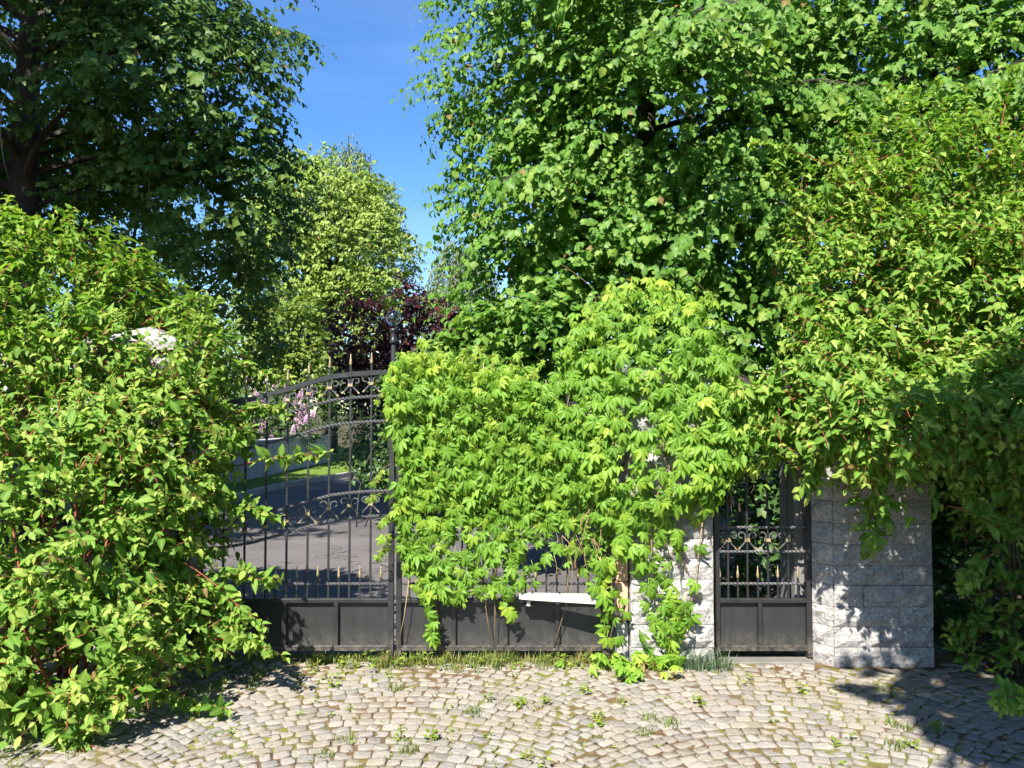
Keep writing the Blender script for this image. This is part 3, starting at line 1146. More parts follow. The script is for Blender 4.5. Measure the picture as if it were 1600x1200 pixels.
PF = 5.24
pillar('stone_pillar', 'pale granite block pillar with creeper trailing down its sunlit front', at(985, 900, PF).x, at(1115, 900, PF).x, PF, PF + 0.56, 1.95, cap=False)
pillar('stone_pillar', 'shaded granite block pillar under the overhanging dogwood beside the pedestrian gate', 2.09, 2.735, 5.215, 5.75, 1.8, cap=False, chamfer=((2.088, 5.218), (1.995, 5.345)))
pillar('stone_pillar', 'granite pillar swallowed by the dogwood at the bare gate leaf', -2.83, -2.26, PF + 0.1, PF + 0.6, 2.1)
m = MB()
m.box(1.92, 2.085, 5.45, 5.74, -0.03, 1.95)
jb = tag(m.build('gate_jamb', concrete_mat('dark_concrete', (0.17, 0.165, 0.16))), 'plain grey concrete jamb set back behind the pedestrian gate hinge side', 'jamb')
# terracotta return at the hinge side of the creeper pillar
m = MB()
xa = at(985, 900, PF).x
for i, (z0, z1) in enumerate(((0.02, 0.27), (0.275, 0.53), (0.535, 0.8), (0.805, 1.07))):
    m = MB()
    m.box(xa - 0.085, xa - 0.012, PF + 0.035 + 0.006 * (i % 2), PF + 0.3, z0, z1, bev=0.008)
    if i == 0:
        tr = empty('hinge_pier', (0, 0, 0), 'terracotta stained hinge pier against the creeper pillar', 'pier')
    m.build('pier_block', M['mortar'] if i in (1, 2) else M['granite'], tr)

# ---------------------------------------------------------------- electric gate opener arm
def opener():
    p0, p1 = at(812, 931, GY - 0.075), at(938, 936, GY - 0.2)
    root = empty('gate_opener', (0, 0, 0), 'white electric gate opener arm across the creeper covered gate leaf', 'gate opener')
    d = (p1 - p0)
    n = 14
    vs, fs = [], []
    for i in range(n + 1):
        t = i / n
        c = p0.lerp(p1, t)
        w = 0.03 * min(1, (t + 0.1) * 6) * (1.0 + 0.15 * t)
        hh = 0.017 + 0.01 * t
        sect = [(-w, -hh), (-w, hh * 0.6), (-w * 0.82, hh), (w * 0.82, hh), (w, hh * 0.6), (w, -hh)]
        nx_, ny_ = -d.y / d.length, d.x / d.length
        for (a, z) in sect:
            vs.append((c.x + nx_ * a, c.y + ny_ * a, c.z + z))
    k = 6
    for i in range(n):
        for j in range(k):
            c = (j + 1) % k
            fs.append((i * k + j, i * k + k + j, i * k + k + c, i * k + c))
    fs += [tuple(range(k)), tuple(n * k + j for j in range(k - 1, -1, -1))]
    MB().add(vs, fs).build('casing', M['white'], root)
    for t_ in (0.16, 0.5, 0.86):
        c = p0.lerp(p1, t_)
        MB().tube([(c.x, c.y, c.z + 0.018), (c.x, c.y, c.z + 0.036)], 0.006, 8).build('bolt', M['darkplastic'], root)
    q = at(826, 939, GY - 0.075)
    MB().tube([q + Vector((0, 0, 0.0)), q + Vector((0, 0, -0.03))], 0.016, 10).build('pivot_pin', M['white'], root)
    MB().box(q.x - 0.03, q.x + 0.03, GY - 0.085, GY - 0.022, q.z - 0.034, q.z - 0.026).build('bracket', M['iron'], root)
    m = MB().box(p1.x - 0.01, p1.x + 0.1, p1.y - 0.03, p1.y + 0.17, p1.z - 0.035, p1.z + 0.01, bev=0.006)
    m.build('wall_bracket', M['darkplastic'], root)
    pts = [p1 + Vector((0.05, -0.02, -0.03)), p1 + Vector((0.1, -0.04, -0.09)), p1 + Vector((0.13, 0.0, -0.12)), p1 + Vector((0.16, 0.04, -0.05))]
    MB().tube(pts, 0.011, 8).build('cable', M['darkplastic'], root)


opener()
# ---------------------------------------------------------------- globe lamp
LY = 10.5
lp = at(615, 497, LY)
lamp = empty('lamp_post', (lp.x, LY, 0), 'slim black lamp post with clear glass globe behind the gate', 'lamp post')
MB().lathe([(0.07, 0), (0.07, 0.04), (0.034, 0.06), (0.03, lp.z - 0.34)], n=12).build('post', M['lampmetal'], lamp, smooth=True)
MB().lathe([(0.045, 0), (0.05, 0.02), (0.05, 0.05), (0.038, 0.07), (0.038, 0.16), (0.046, 0.17), (0.046, 0.2)], (0, 0, lp.z - 0.34), n=14).build('socket', M['lampmetal'], lamp, smooth=True)
prof = [(0.1 * math.sin(PI * (i + 0.3) / 14.6), -0.1 * math.cos(PI * (i + 0.3) / 14.6)) for i in range(15)]
MB().lathe(prof, (0, 0, lp.z), n=24).build('globe', M['glass'], lamp, smooth=True)
MB().lathe([(0.022, -0.1), (0.03, -0.02), (0.03, 0.04), (0.016, 0.06)], (0, 0, lp.z), n=12).build('bulb', M['opal'], lamp, smooth=True)
MB().lathe([(0.05, 0.072), (0.045, 0.083), (0.02, 0.095), (0.006, 0.1)], (0, 0, lp.z), n=16).build('cap', M['lampmetal'], lamp, smooth=True)

# ================================================================== PLANTS
def rot_about(v, axis, ang):
    return Matrix.Rotation(ang, 3, axis) @ v


def lime_tree(name, label, base, H, tr, z0, Rf, nb, size, mat, seed, sub=5.5, lean=(0, 0), twl=0.34, K=8, deadwood=0, droop=0.9, lb=0.42, keepf=None, trunk=True, back=0.0, tpl='lime', ztop=None, front_gap=0.0, fill_ells=None, nfill=0, vis_sub=True):
    rd = random.Random(seed)
    root = empty(name, base, label, 'tree')
    b0 = Vector(base)
    tm = MB()
    pts, rad = [], []
    for i in range(12):
        t = i / 11
        pts.append(Vector((lean[0] * t + 0.06 * math.sin(t * 7 + seed), lean[1] * t + 0.06 * math.cos(t * 5 + seed), t * H * 0.95 - 0.05)))
        rad.append(tr * (1.25 if i == 0 else 1.0) * (1 - 0.85 * t) + 0.01)
    tm.tube(pts, rad, 12)
    if trunk:
        tm.build('trunk', M['bark'], root, smooth=True)
    lm = MB()
    P0, D0, LN = [], [], []
    for i in range(nb):
        t = (i + rd.random()) / nb
        z = z0 + ((ztop or H) - z0) * t
        az = i * 2.39996 + rd.uniform(-0.3, 0.3)
        L = Rf(z, az) * rd.uniform(0.78, 1.12)
        if L < 0.3: continue
        if front_gap and z < 6.6 and math.sin(az) < -0.75 and rd.random() < front_gap: continue
        if back and math.sin(az) > 0.35 and rd.random() < back: continue
        k = min(11, z * 1.0 / (H * 0.95) * 11)
        a = pts[int(k)].lerp(pts[min(11, int(k) + 1)], k - int(k))
        e0 = math.radians(rd.uniform(12, 38))
        dirh = Vector((math.cos(az), math.sin(az), 0))
        path = [a.copy()]
        n = 9
        cur = a.copy()
        for j in range(n):
            f = (j + 0.5) / n
            el = e0 - droop * f * f - 0.12 * f
            d = dirh * math.cos(el) + Vector((0, 0, math.sin(el)))
            d = rot_about(d, Vector((0, 0, 1)), 0.25 * math.sin(f * 5 + i))
            cur = cur + d * (L / n)
            path.append(cur.copy())
        if keepf and not keepf(path[-1] + b0): continue
        r0 = 0.012 * L + 0.008
        lm.tube(path, [r0 * (1 - 0.88 * j / n) for j in range(n + 1)], 5)
        ns = int(L * sub)
        for q in range(ns):
            f = 0.22 + 0.78 * (q + rd.random() * 0.8) / ns
            x = f * n
            j = min(n - 1, int(x))
            p = path[j].lerp(path[j + 1], x - j)
            tan = (path[j + 1] - path[j]).normalized()
            sg = 1 if q % 2 else -1
            d = rot_about(tan, Vector((0, 0, 1)), sg * rd.uniform(0.5, 1.15))
            d.z -= rd.uniform(0.05, 0.35)
            d.normalize()
            sl = (0.42 + 0.25 * L * (1 - f)) * rd.uniform(0.65, 1.1)
            if vis_sub:
                lm.tube([p, p + d * sl * 0.5 + Vector((0, 0, 0.02)), p + d * sl - Vector((0, 0, 0.06 * sl))], [0.006, 0.005, 0.003], 3, cap=False)
            nt = int(sl / 0.15) + 1
            for w in range(nt):
                g_ = (w + 0.6) / nt
                pp = p + d * sl * g_
                s2 = 1 if w % 2 else -1
                dd_ = rot_about(d, Vector((0, 0, 1)), s2 * rd.uniform(0.3, 1.0))
                dd_.z -= rd.uniform(0.0, 0.4)
                P0.append(pp + b0); D0.append(dd_); LN.append(twl * rd.uniform(0.7, 1.2))
        P0.append(path[-1] + b0); D0.append((path[-1] - path[-2]).normalized()); LN.append(twl * 1.3)
    lm.build('limbs', M['bark'], root)
    if deadwood:
        for i in range(deadwood):
            dm = MB()
            az = rd.uniform(0, 6.28)
            r = rd.uniform(1.0, 3.2)
            p = Vector((r * abs(math.cos(az)) * 1.1, -r * abs(math.sin(az)), rd.uniform(4.6, 7.0)))
            q = p + Vector((rd.uniform(-0.3, 0.4), rd.uniform(-0.2, 0.2), -rd.uniform(0.7, 1.3)))
            pth = curve_pts(p, q, (rd.uniform(-0.3, 0.3), rd.uniform(-0.2, 0.2), 0.1), 7)
            dm.tube(pth, [0.008, 0.0075, 0.007, 0.006, 0.005, 0.004, 0.002], 4)
            for _ in range(5):
                s_ = pth[rd.randrange(2, 7)]
                dm.tube(curve_pts(s_, s_ + Vector((rd.uniform(-0.25, 0.25), rd.uniform(-0.15, 0.15), rd.uniform(-0.4, 0.0))), (0, 0, 0.05), 5), [0.003, 0.003, 0.002, 0.002, 0.001], 3)
            dm.build('dead_branch', M['deadtwig'], root)
    P0, D0, LN = np.array(P0), np.array(D0), np.array(LN)
    lv = Leaves()
    cen = np.array([base[0], base[1], z0 + 0.5 * (H - z0)])
    lv.add(*twig_leaves(P0, D0, LN, K, 0.35, size, ldown=0.5, lup=0.8, lout=0.75, fwd=0.55, spread=0.75, young=0.3, lbase=lb, center=cen, jit=0.32, sunb=0.55))
    if fill_ells:
        fr = np.random.default_rng(seed)
        Pq, Nq = shell(fill_ells, nfill, fr, lo=0.55, hi=1.05, rej=0.45, lump=0.2)
        lv.add(*twig_leaves(Pq, Nq + fr.normal(0, 0.45, Pq.shape) + np.array([0, 0, 0.15]), np.full(nfill, twl), K, 0.35, size, ldown=0.5, lup=0.8, lout=0.75, fwd=0.55, spread=0.75, young=0.2, lbase=lb, center=cen, jit=0.32, sunb=0.55))
    lv.cat()
    qx, qy, qd = project(lv.P)
    far = (qy < -260) | (qx < -420) | (qx > 2020) | (lv.P[:, 1] > base[1] + 1.5)     # thinner where no one stands to see it
    if back: 
        kp = ~far | (RNG.random(len(far)) < 0.45)
        for k_ in ('P', 'D', 'N', 'S', 'L'):
            setattr(lv, k_, getattr(lv, k_)[kp])
    tag(link('crown', leaf_cloud('crown', lv, tpl, mat, base), root), kind='stuff')
    print(name, 'leaves', len(lv.P))
    return root


def shell(ells, n, rd, lo=0.7, hi=1.03, rej=0.66, lump=0.14, front=None):
    """points in the outer shell of a union of ellipsoids: ells = (c, r); returns positions and outward normals"""
    C = np.array([e[0] for e in ells], float)
    Rr = np.array([e[1] for e in ells], float)
    wts = np.array([(r[0] * r[1] + r[0] * r[2] + r[1] * r[2]) * (e[2] if len(e) > 2 else 1.0) for e, r in zip(ells, Rr)])
    wts /= wts.sum()
    P, N = [], []
    got = 0
    while got < n:
        m = int((n - got) * 1.7) + 60
        k = rd.choice(len(ells), m, p=wts)
        d = norm(rd.normal(0, 1, (m, 3)))
        rho = lo + (hi - lo) * rd.random(m) ** 0.6
        lumpv = 1 + lump * np.sin(d[:, 0] * 6 + k * 1.7) * np.sin(d[:, 2] * 7 + k) + lump * 0.7 * np.sin(d[:, 1] * 9 + d[:, 2] * 5 + k * 2.1)
        p = C[k] + Rr[k] * d * (rho * lumpv)[:, None]
        nn_ = norm(d / Rr[k])
        ok = p[:, 2] > 0.04
        for j in range(len(ells)):
            q = np.linalg.norm((p - C[j]) / Rr[j], axis=1)
            ok &= ~((q < rej) & (k != j))
        P.append(p[ok]); N.append(nn_[ok])
        got += ok.sum()
    return np.concatenate(P)[:n], np.concatenate(N)[:n]


def pel(px, py, Y, rx, ry, rd, w=1.0):
    c = at(px, py, Y)
    return ((c.x, c.y, c.z), (rx * Y / FPX, rd, ry * Y / FPX), w)


def bush(name, label, cat, base, ells, ntw, K, size, tpl, mat, tl=0.25, droop=0.3, seed=1, stem_mat='twig', nst=14, stem_r=0.01, opposite=False, parts=0, cell=20, fill=0.25,
         upw=0.5, tubes=True, lb=0.4, young=0.35, ldown=0.3, lup=1.0, lout=0.4, lvar=0.3, group=None, trunk=None, stuffname='foliage', lo=0.7, box=(0, 0, 1600, 1200), stem_base=0.3, rosette=False, lump=0.14, jit=0.35, sprigs=(), sunb=0.3, base_mat=None, stem_xmin=None):
    rd = np.random.default_rng(seed)
    rp = random.Random(seed)
    root = empty(name, base, label, cat, group)
    P, N = shell(ells, ntw, rd, lo=lo, lump=lump)
    D = N * 0.7 + np.array([0, 0, upw]) + rd.normal(0, 0.4, P.shape)
    Ln = tl * rd.uniform(0.6, 1.35, len(P))
    P = P - norm(D) * (Ln * 0.6)[:, None]
    for (ax, ay, bx, by, Ya, Yb) in sprigs:      # single shoots reaching out of the mass
        a, b = at(ax, ay, Ya), at(bx, by, Yb)
        pth = curve_pts(a, b, (0, 0, 0.02), 7)
        MB().tube([q - Vector(base) for q in pth], [0.0045 - 0.0004 * i for i in range(7)], 5).build('stem', M[stem_mat], root, smooth=True)
        for i_ in range(2, 7):
            for s_ in (-1, 1):
                dv = (b - a).normalized() + Vector((rp.uniform(-0.5, 0.5), rp.uniform(-0.6, 0.6), rp.uniform(-0.2, 0.6)))
                P = np.vstack([P, np.array(pth[i_])[None]]); D = np.vstack([D, np.array(dv)[None]]); Ln = np.append(Ln, rp.uniform(0.08, 0.16))
    lv = Leaves()
    lv.add(*twig_leaves(P, D, Ln, K, droop, size, opposite=opposite, ldown=ldown, lup=lup, lout=lout, young=young, lbase=lb, lvar=lvar, center=np.mean([e[0] for e in ells], 0), rosette=rosette, jit=jit, sunb=sunb))
    if fill > 0:
        nf = int(ntw * fill)
        P2, N2 = shell(ells, nf, rd, lo=0.25, hi=0.8, rej=0.2)
        lv.add(*twig_leaves(P2, N2 + rd.normal(0, 0.6, P2.shape), np.full(nf, tl), K, droop, size, opposite=opposite, ldown=ldown, lup=lup, lbase=lb - 0.1, young=0))
    lv.cat()
    up_ok = lv.P[:, 2] > 0.03
    for k_ in ('P', 'D', 'N', 'S', 'L'):
        setattr(lv, k_, getattr(lv, k_)[up_ok])
    if parts:
        idx = front_leaves(lv, cell, parts, box)
        leaf_objects(lv, idx, tpl, mat, root, base)
        mask = np.ones(len(lv.P), bool)
        mask[idx] = False
    else:
        mask = None
    tag(link(stuffname, leaf_cloud(stuffname, lv, 'dogwood_lo' if tpl == 'dogwood' else tpl, mat, base, mask), root), kind='stuff')
    if tubes:
        V, T = twig_tubes(P, D, Ln, droop, 0.0032, base)
        tag(link('twigs', np_mesh('twigs', V, T, M[stem_mat], smooth=True), root), kind='stuff')
    if nst:
        bz = Vector(base)
        pool = np.arange(len(P)) if stem_xmin is None else np.nonzero(P[:, 0] > stem_xmin)[0]
        ends = rd.choice(pool, nst, replace=False)
        for e in ends:
            q = Vector(P[e])
            s0 = Vector((bz.x + rp.uniform(-1, 1) * stem_base * 1.6, bz.y + rp.uniform(-1, 1) * stem_base, bz.z + 0.0))
            s0 = Vector((s0.x + 0.3 * (q.x - s0.x) * min(1, stem_base), s0.y + 0.3 * (q.y - s0.y) * min(1, stem_base), s0.z))
            pth = curve_pts(s0 - bz, q - bz, (rp.uniform(-0.1, 0.1), rp.uniform(-0.1, 0.1), 0.1 * (q - s0).length), 9)
            MB().tube(pth, [stem_r * (1 - 0.65 * i / 8) for i in range(9)], 6).build('stem', M[base_mat or stem_mat], root, smooth=True)
    if trunk:
        r_, hgt = trunk
        c = np.mean([e[0] for e in ells], 0)
        pth = curve_pts((0, 0, -0.05), (c[0] - base[0], c[1] - base[1], hgt), (0.1, 0, 0), 7)
        MB().tube(pth, [r_ * (1 - 0.7 * i / 6) for i in range(7)], 9).build('trunk', M['bark'], root, smooth=True)
        lm = MB()
        for e in rd.choice(len(P), 26, replace=False):
            q = Vector(P[e]) - Vector(base)
            s0 = pth[rp.randrange(2, 7)]
            lm.tube(curve_pts(s0, q, (0, 0, 0.12 * (q - s0).length), 6), [r_ * 0.35 * (1 - 0.8 * i / 5) + 0.004 for i in range(6)], 4)
        lm.build('limbs', M['bark'], root)
    print(name, 'leaves', len(lv.P))
    return root


# ---------------------------------------------------------------- the two limes behind the pedestrian gate and the old lime
def prof_right(z, az):
    t = (z - 1.0) / 10.0
    r = 2.75 * (max(0.0, 1 - (abs(t - 0.38) / 0.66) ** 2.2)) ** 0.5 + 0.1
    if z < 3.4 and math.cos(az) < -0.25: r *= 0.62
    if math.cos(az) < -0.45: r = min(r, 2.15)
    return r


lime_tree('lime_tree', 'tall sunlit lime tree with drooping layered boughs rising behind the creeper pillar', (1.55, 8.9, 0), 10.5, 0.17, 0.9, prof_right, 80, 0.076, M['lime'], 21, ztop=8.3, fill_ells=[pel(1150, 500, 7.8, 100, 80, 0.5), pel(900, 330, 8.0, 150, 130, 0.8), pel(1050, 180, 7.8, 190, 170, 0.9), pel(990, 430, 7.8, 180, 90, 0.7), pel(820, 90, 8.2, 140, 170, 0.9), pel(800, 310, 8.3, 95, 120, 0.7), pel(830, 440, 8.1, 110, 90, 0.6), pel(950, -60, 7.8, 220, 150, 1.0), pel(1130, 340, 7.6, 120, 110, 0.6)], nfill=3900, twl=0.33, sub=6.8, K=9, droop=0.75, back=0.5)
lime_tree('lime_tree', 'green lime tree standing behind the big dogwood beyond the shaded pillar', (5.0, 9.3, 0), 10.0, 0.17, 1.0, lambda z, az: prof_right(z, az) * 1.12, 105, 0.082, M['lime'], 33, ztop=8.8, tpl='kite', fill_ells=[pel(1440, 80, 8.4, 170, 150, 0.9), pel(1270, 130, 8.4, 130, 150, 0.8), pel(1560, 120, 8.2, 130, 170, 0.8), pel(1330, 290, 8.0, 130, 120, 0.7), pel(1520, 260, 7.6, 150, 100, 0.6)], nfill=2400, sub=6.2, twl=0.33, K=9, droop=0.75, back=0.5)
lime_tree('lime_tree', 'darker lime tree farther back seen through gaps between the two sunlit limes', (3.2, 14.0, 0), 11.0, 0.18, 1.2, lambda z, az: prof_right(z, az) * 1.3, 80, 0.12, M['lime'], 37, sub=4.2, lb=0.3, tpl='kite', back=0.6)


def prof_left(z, az):
    t = (z - 3.0) / 10.0
    r = 4.0 * (max(0.0, 1 - (abs(t - 0.42) / 0.7) ** 2.4)) ** 0.5
    fwd = max(0.0, -math.sin(az))
    if z > 6.2: r += 1.9 * fwd
    if math.sin(az) > 0.55: r *= 0.6
    if math.cos(az) > 0.4: r = min(r, 3.45)
    return r


lime_tree('old_lime_tree', 'old dark lime tree with thick trunk and dead hanging twigs behind the bare gate leaf', (-6.4, 10.5, 0), 11.0, 0.27, 3.5, prof_left, 76, 0.1, M['lime_shaded'], 45, ztop=8.2, fill_ells=[pel(365, 130, 10.0, 80, 110, 0.8), pel(330, 300, 10.0, 120, 110, 0.8), pel(250, 120, 9.5, 150, 110, 0.9), pel(400, 340, 10.3, 60, 90, 0.6)], nfill=850, sub=5.6, twl=0.34, deadwood=6, droop=0.62, lb=0.38, K=9, tpl='kite', front_gap=0.6)

# a tree beside the viewer whose shade lies across the corner of the forecourt
bush('shade_tree', 'leafy tree beside the forecourt shading its corner', 'tree', (4.3, 0.3, 0), [((2.4, 0.22, 5.2), (2.15, 1.42, 1.2)), ((2.3, -1.2, 5.2), (2.1, 1.7, 1.2)), ((4.2, 0.3, 5.4), (2.0, 2.0, 1.5))],
     1500, 5, 0.2, 'kite', M['lime'], tl=0.4, seed=61, nst=0, tubes=False, trunk=(0.13, 5.0), fill=0.9, stuffname='crown', lump=0.05)

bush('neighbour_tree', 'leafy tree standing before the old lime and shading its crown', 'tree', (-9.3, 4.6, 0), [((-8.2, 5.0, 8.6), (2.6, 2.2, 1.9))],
     700, 6, 0.18, 'kite', M['lime_shaded'], tl=0.45, seed=62, nst=0, tubes=False, trunk=(0.18, 8.0), fill=0.6, stuffname='crown')

bush('added_shade_hedge', 'added unseen hedge cutting skylight along the shaded side of the forecourt', 'hedge', (6.2, 2.2, 0), [((6.3, 0.5, 2.0), (1.0, 2.2, 2.3)), ((6.4, 4.2, 2.2), (1.1, 2.2, 2.5)), ((6.0, 7.0, 2.2), (1.1, 1.4, 2.4)), ((4.2, -3.2, 2.4), (2.0, 1.1, 2.8)), ((7.0, -2.0, 2.6), (1.4, 1.6, 3.0))],
     900, 6, 0.2, 'kite', M['shrub'], tl=0.4, seed=63, nst=6, tubes=False, lb=0.2)  # hedge added out of view to block skylight and deepen the corner's shade
bush('added_shade_hedge', 'added unseen hedge cutting skylight along the sunny side of the forecourt', 'hedge', (-5.6, 2.0, 0), [((-5.8, 0.2, 1.7), (1.0, 2.2, 2.0)), ((-5.6, 3.8, 1.8), (1.0, 2.0, 2.0))],
     550, 7, 0.16, 'kite', M['shrub'], tl=0.4, seed=64, nst=6, tubes=False, lb=0.2)  # second hedge added out of view to darken the shadows on this side

# ---------------------------------------------------------------- far trees
def far_tree(name, label, base, ells, ntw, size, mat, seed, trunk, tl=0.9, tpl='small', K=9, **kw):
    return bush(name, label, 'tree', base, ells, ntw, K, size, tpl, mat, tl=tl, seed=seed, nst=0, tubes=False, trunk=trunk, stuffname='crown', stem_mat='twig', **kw)


def ground_at(px, Y): 
    return ((px - 800) / FPX * Y, Y, 0.0)


far_tree('willow_tree', 'bright yellow-green willow rising against the blue sky above the lamp', ground_at(515, 27), [pel(490, 335, 27, 100, 95, 2.2), pel(560, 400, 27, 85, 110, 2.2), pel(450, 420, 27, 85, 130, 2.0), pel(515, 500, 27, 130, 110, 2.2), pel(450, 290, 28, 55, 60, 1.2), pel(570, 325, 27.5, 55, 60, 1.2)],
         4000, 0.17, M['willow'], 71, (0.3, 7), droop=0.5, tl=0.8, upw=0.7, lup=0.6, ldown=0.7, lump=0.2, lvar=0.15, fill=0.2)
far_tree('birch_tree', 'greyish birch with hanging twigs topping out behind the yellow-green willow', ground_at(565, 36), [pel(555, 270, 36, 35, 62, 1.2), pel(520, 300, 36, 60, 80, 1.5), pel(580, 350, 36, 50, 90, 1.5)],
         800, 0.17, M['birch'], 72, (0.2, 9), droop=1.6, tl=1.2, upw=0.1, ldown=1.0)
far_tree('birch_tree', 'distant pale birch at the foot of the sky gap beside the lime', ground_at(712, 45), [pel(705, 430, 45, 34, 65, 1.5), pel(740, 450, 45, 40, 60, 1.5), pel(670, 480, 46, 30, 35, 1.4)],
         900, 0.2, M['birch'], 73, (0.2, 8), droop=1.6, tl=1.2, upw=0.1, ldown=1.0)
far_tree('ornamental_tree', 'dark purple-leaved tree behind the glass globe lamp', ground_at(640, 14.5), [pel(665, 510, 14.5, 55, 50, 0.7), pel(640, 455, 14.5, 16, 30, 0.3), pel(570, 520, 15, 55, 62, 0.8), pel(720, 540, 14, 45, 35, 0.6), pel(600, 590, 15, 80, 60, 0.8)],
         750, 0.1, M['purple'], 74, (0.08, 3.0), tl=0.4, droop=0.3, K=8, tpl='kite', lvar=0.6)
far_tree('young_tree', 'yellow-green young tree between willow and purple tree behind the gate arch', (-6.6, 23.4, 0.2), [pel(450, 520, 23, 60, 75, 1.2), pel(490, 580, 23, 60, 60, 1.2), pel(415, 590, 23, 60, 70, 1.2)],
         1000, 0.13, M['goldshrub'], 75, (0.09, 3.5), tl=0.4, K=8, tpl='kite')
far_tree('leafy_tree', 'mid green leafy tree filling the gap between old lime and dogwood', ground_at(300, 14), [pel(330, 430, 14, 110, 90, 1.2), pel(240, 420, 14, 110, 90, 1.2), pel(340, 530, 13.5, 110, 80, 1.0), pel(170, 330, 14, 120, 90, 1.2), pel(30, 330, 14, 120, 100, 1.2), pel(100, 430, 14, 150, 110, 1.2)],
         1600, 0.11, M['goldshrub'], 76, (0.1, 4.0), tl=0.45, K=8, tpl='kite', lb=0.2)
# dark evergreen shrubs beyond the wall's end
bush('evergreen_shrub', 'dark evergreen shrub at the end of the grey retaining wall', 'shrub', ground_at(575, 18), [pel(575, 670, 18, 55, 75, 0.8), pel(560, 600, 19, 60, 50, 0.8), pel(610, 690, 16, 40, 60, 0.6)],
     520, 8, 0.09, 'kite', M['shrub'], tl=0.35, seed=77, nst=5, tubes=False, lb=0.2)
bush('evergreen_shrub', 'dark shrub hanging low over the driveway edge by the meeting stiles', 'shrub', ground_at(580, 11.5), [pel(585, 735, 11.5, 34, 26, 0.4), pel(640, 700, 11.5, 50, 70, 0.5)],
     260, 8, 0.07, 'kite', M['shrub'], tl=0.25, seed=78, nst=4, tubes=False, lb=0.25)

# lilac
ll = bush('lilac_bush', 'lilac bush in pink flower above the grey retaining wall', 'bush', ground_at(395, 21.5), [pel(390, 655, 21, 80, 55, 1.0), pel(450, 660, 22, 55, 50, 1.0), pel(330, 650, 20, 60, 60, 1.0)],
          700, 7, 0.1, 'kite', M['lilac_leaf'], tl=0.3, seed=79, nst=6, tubes=False)
rdl = np.random.default_rng(5)
Pf, Nf = shell([pel(390, 655, 20.9, 86, 58, 1.0), pel(450, 660, 21.9, 60, 53, 1.0)], 150, rdl, lo=0.97, hi=1.08)
sel = Pf[:, 1] < 21.9
fm = None
for p in Pf[sel][:70]:
    if fm is None:
        mb = MB()
        r_ = random.Random(4)
        for j in range(46):
            t = j / 46
            q = 2.4 * j
            rr = 0.07 * (1 - t) ** 0.7 + 0.008
            c = Vector((rr * math.cos(q), rr * math.sin(q), t * 0.26))
            s_ = 0.022
            mb.add([c + Vector((s_, 0, 0)), c + Vector((-s_ * .5, s_ * .8, 0.004)), c + Vector((-s_ * .5, -s_ * .8, 0.004)), c + Vector((0, 0, s_))], [(0, 1, 3), (1, 2, 3), (2, 0, 3), (0, 2, 1)])
        fm = mb.mesh('flower_panicle', M['lilac_flower'])
    o = link('flower_panicle', fm, ll, Vector(p) - ll.location)
    o.rotation_euler = (random.uniform(-0.5, 0.5), random.uniform(-0.5, 0.5), random.uniform(0, 6))
    s_ = random.uniform(0.7, 1.15)
    o.scale = (s_, s_, s_)

bush('lime_sapling', 'leafy lime sapling behind the dip between gate creeper and pillar creeper', 'sapling', (-0.15, 7.6, 0), [pel(790, 520, 7.6, 85, 55, 0.4), pel(730, 560, 7.4, 60, 50, 0.35), pel(860, 500, 7.4, 60, 70, 0.4), pel(800, 640, 7.6, 90, 90, 0.4)],
     620, 8, 0.085, 'lime', M['lime'], tl=0.3, seed=85, nst=5, tubes=True, ldown=0.5, lb=0.4)
# understorey behind the pedestrian gate and under the limes
bush('laurel_shrub', 'dark glossy shrub crowding behind the pedestrian gate', 'shrub', (2.0, 7.0, 0), [((1.75, 7.0, 0.8), (0.75, 0.6, 0.9)), ((2.9, 7.1, 1.0), (0.9, 0.7, 1.1)), ((1.5, 7.3, 1.9), (0.7, 0.6, 0.7))],
     620, 8, 0.085, 'kite', M['shrub'], tl=0.28, seed=81, nst=8, tubes=False, lb=0.3)
bush('laurel_shrub', 'dark shrub in deep shade between the shaded pillar and the dogwood stems', 'shrub', (3.75, 6.3, 0), [pel(1530, 900, 6.3, 110, 150, 0.4), pel(1500, 700, 6.4, 100, 120, 0.4)],
     420, 8, 0.085, 'kite', M['shrub'], tl=0.28, seed=86, nst=5, tubes=False, lb=0.2)
bush('understorey_shrub', 'shaded shrub beneath the lime boughs right of the driveway', 'shrub', (4.6, 8.6, 0), [((4.4, 8.4, 1.0), (1.3, 0.8, 1.2)), ((6.2, 8.4, 1.2), (1.3, 0.8, 1.4)), ((4.9, 12.5, 1.4), (2.0, 1.0, 1.7))],
     900, 8, 0.09, 'kite', M['shrub'], tl=0.3, seed=82, nst=8, tubes=False, lb=0.2)
bush('garden_hedge', 'deep green hedge closing the garden far behind the gates', 'hedge', (0, 27, 0), [((-0.5, 30, 1.6), (2.2, 1.2, 1.9)), ((3.5, 26, 1.8), (3.0, 1.2, 2.2)), ((8.0, 22, 1.9), (3.5, 1.2, 2.4)), ((-3.6, 32, 1.8), (2.4, 1.2, 2.2)), ((14, 18, 2.2), (4, 1.2, 3.0)), ((-10, 25, 2.0), (3.4, 1.2, 2.6)), ((-14.5, 21, 2.4), (3.0, 1.2, 3.0))],
     2300, 7, 0.22, 'kite', M['shrub'], tl=0.5, seed=83, nst=0, tubes=False, lb=0.25)

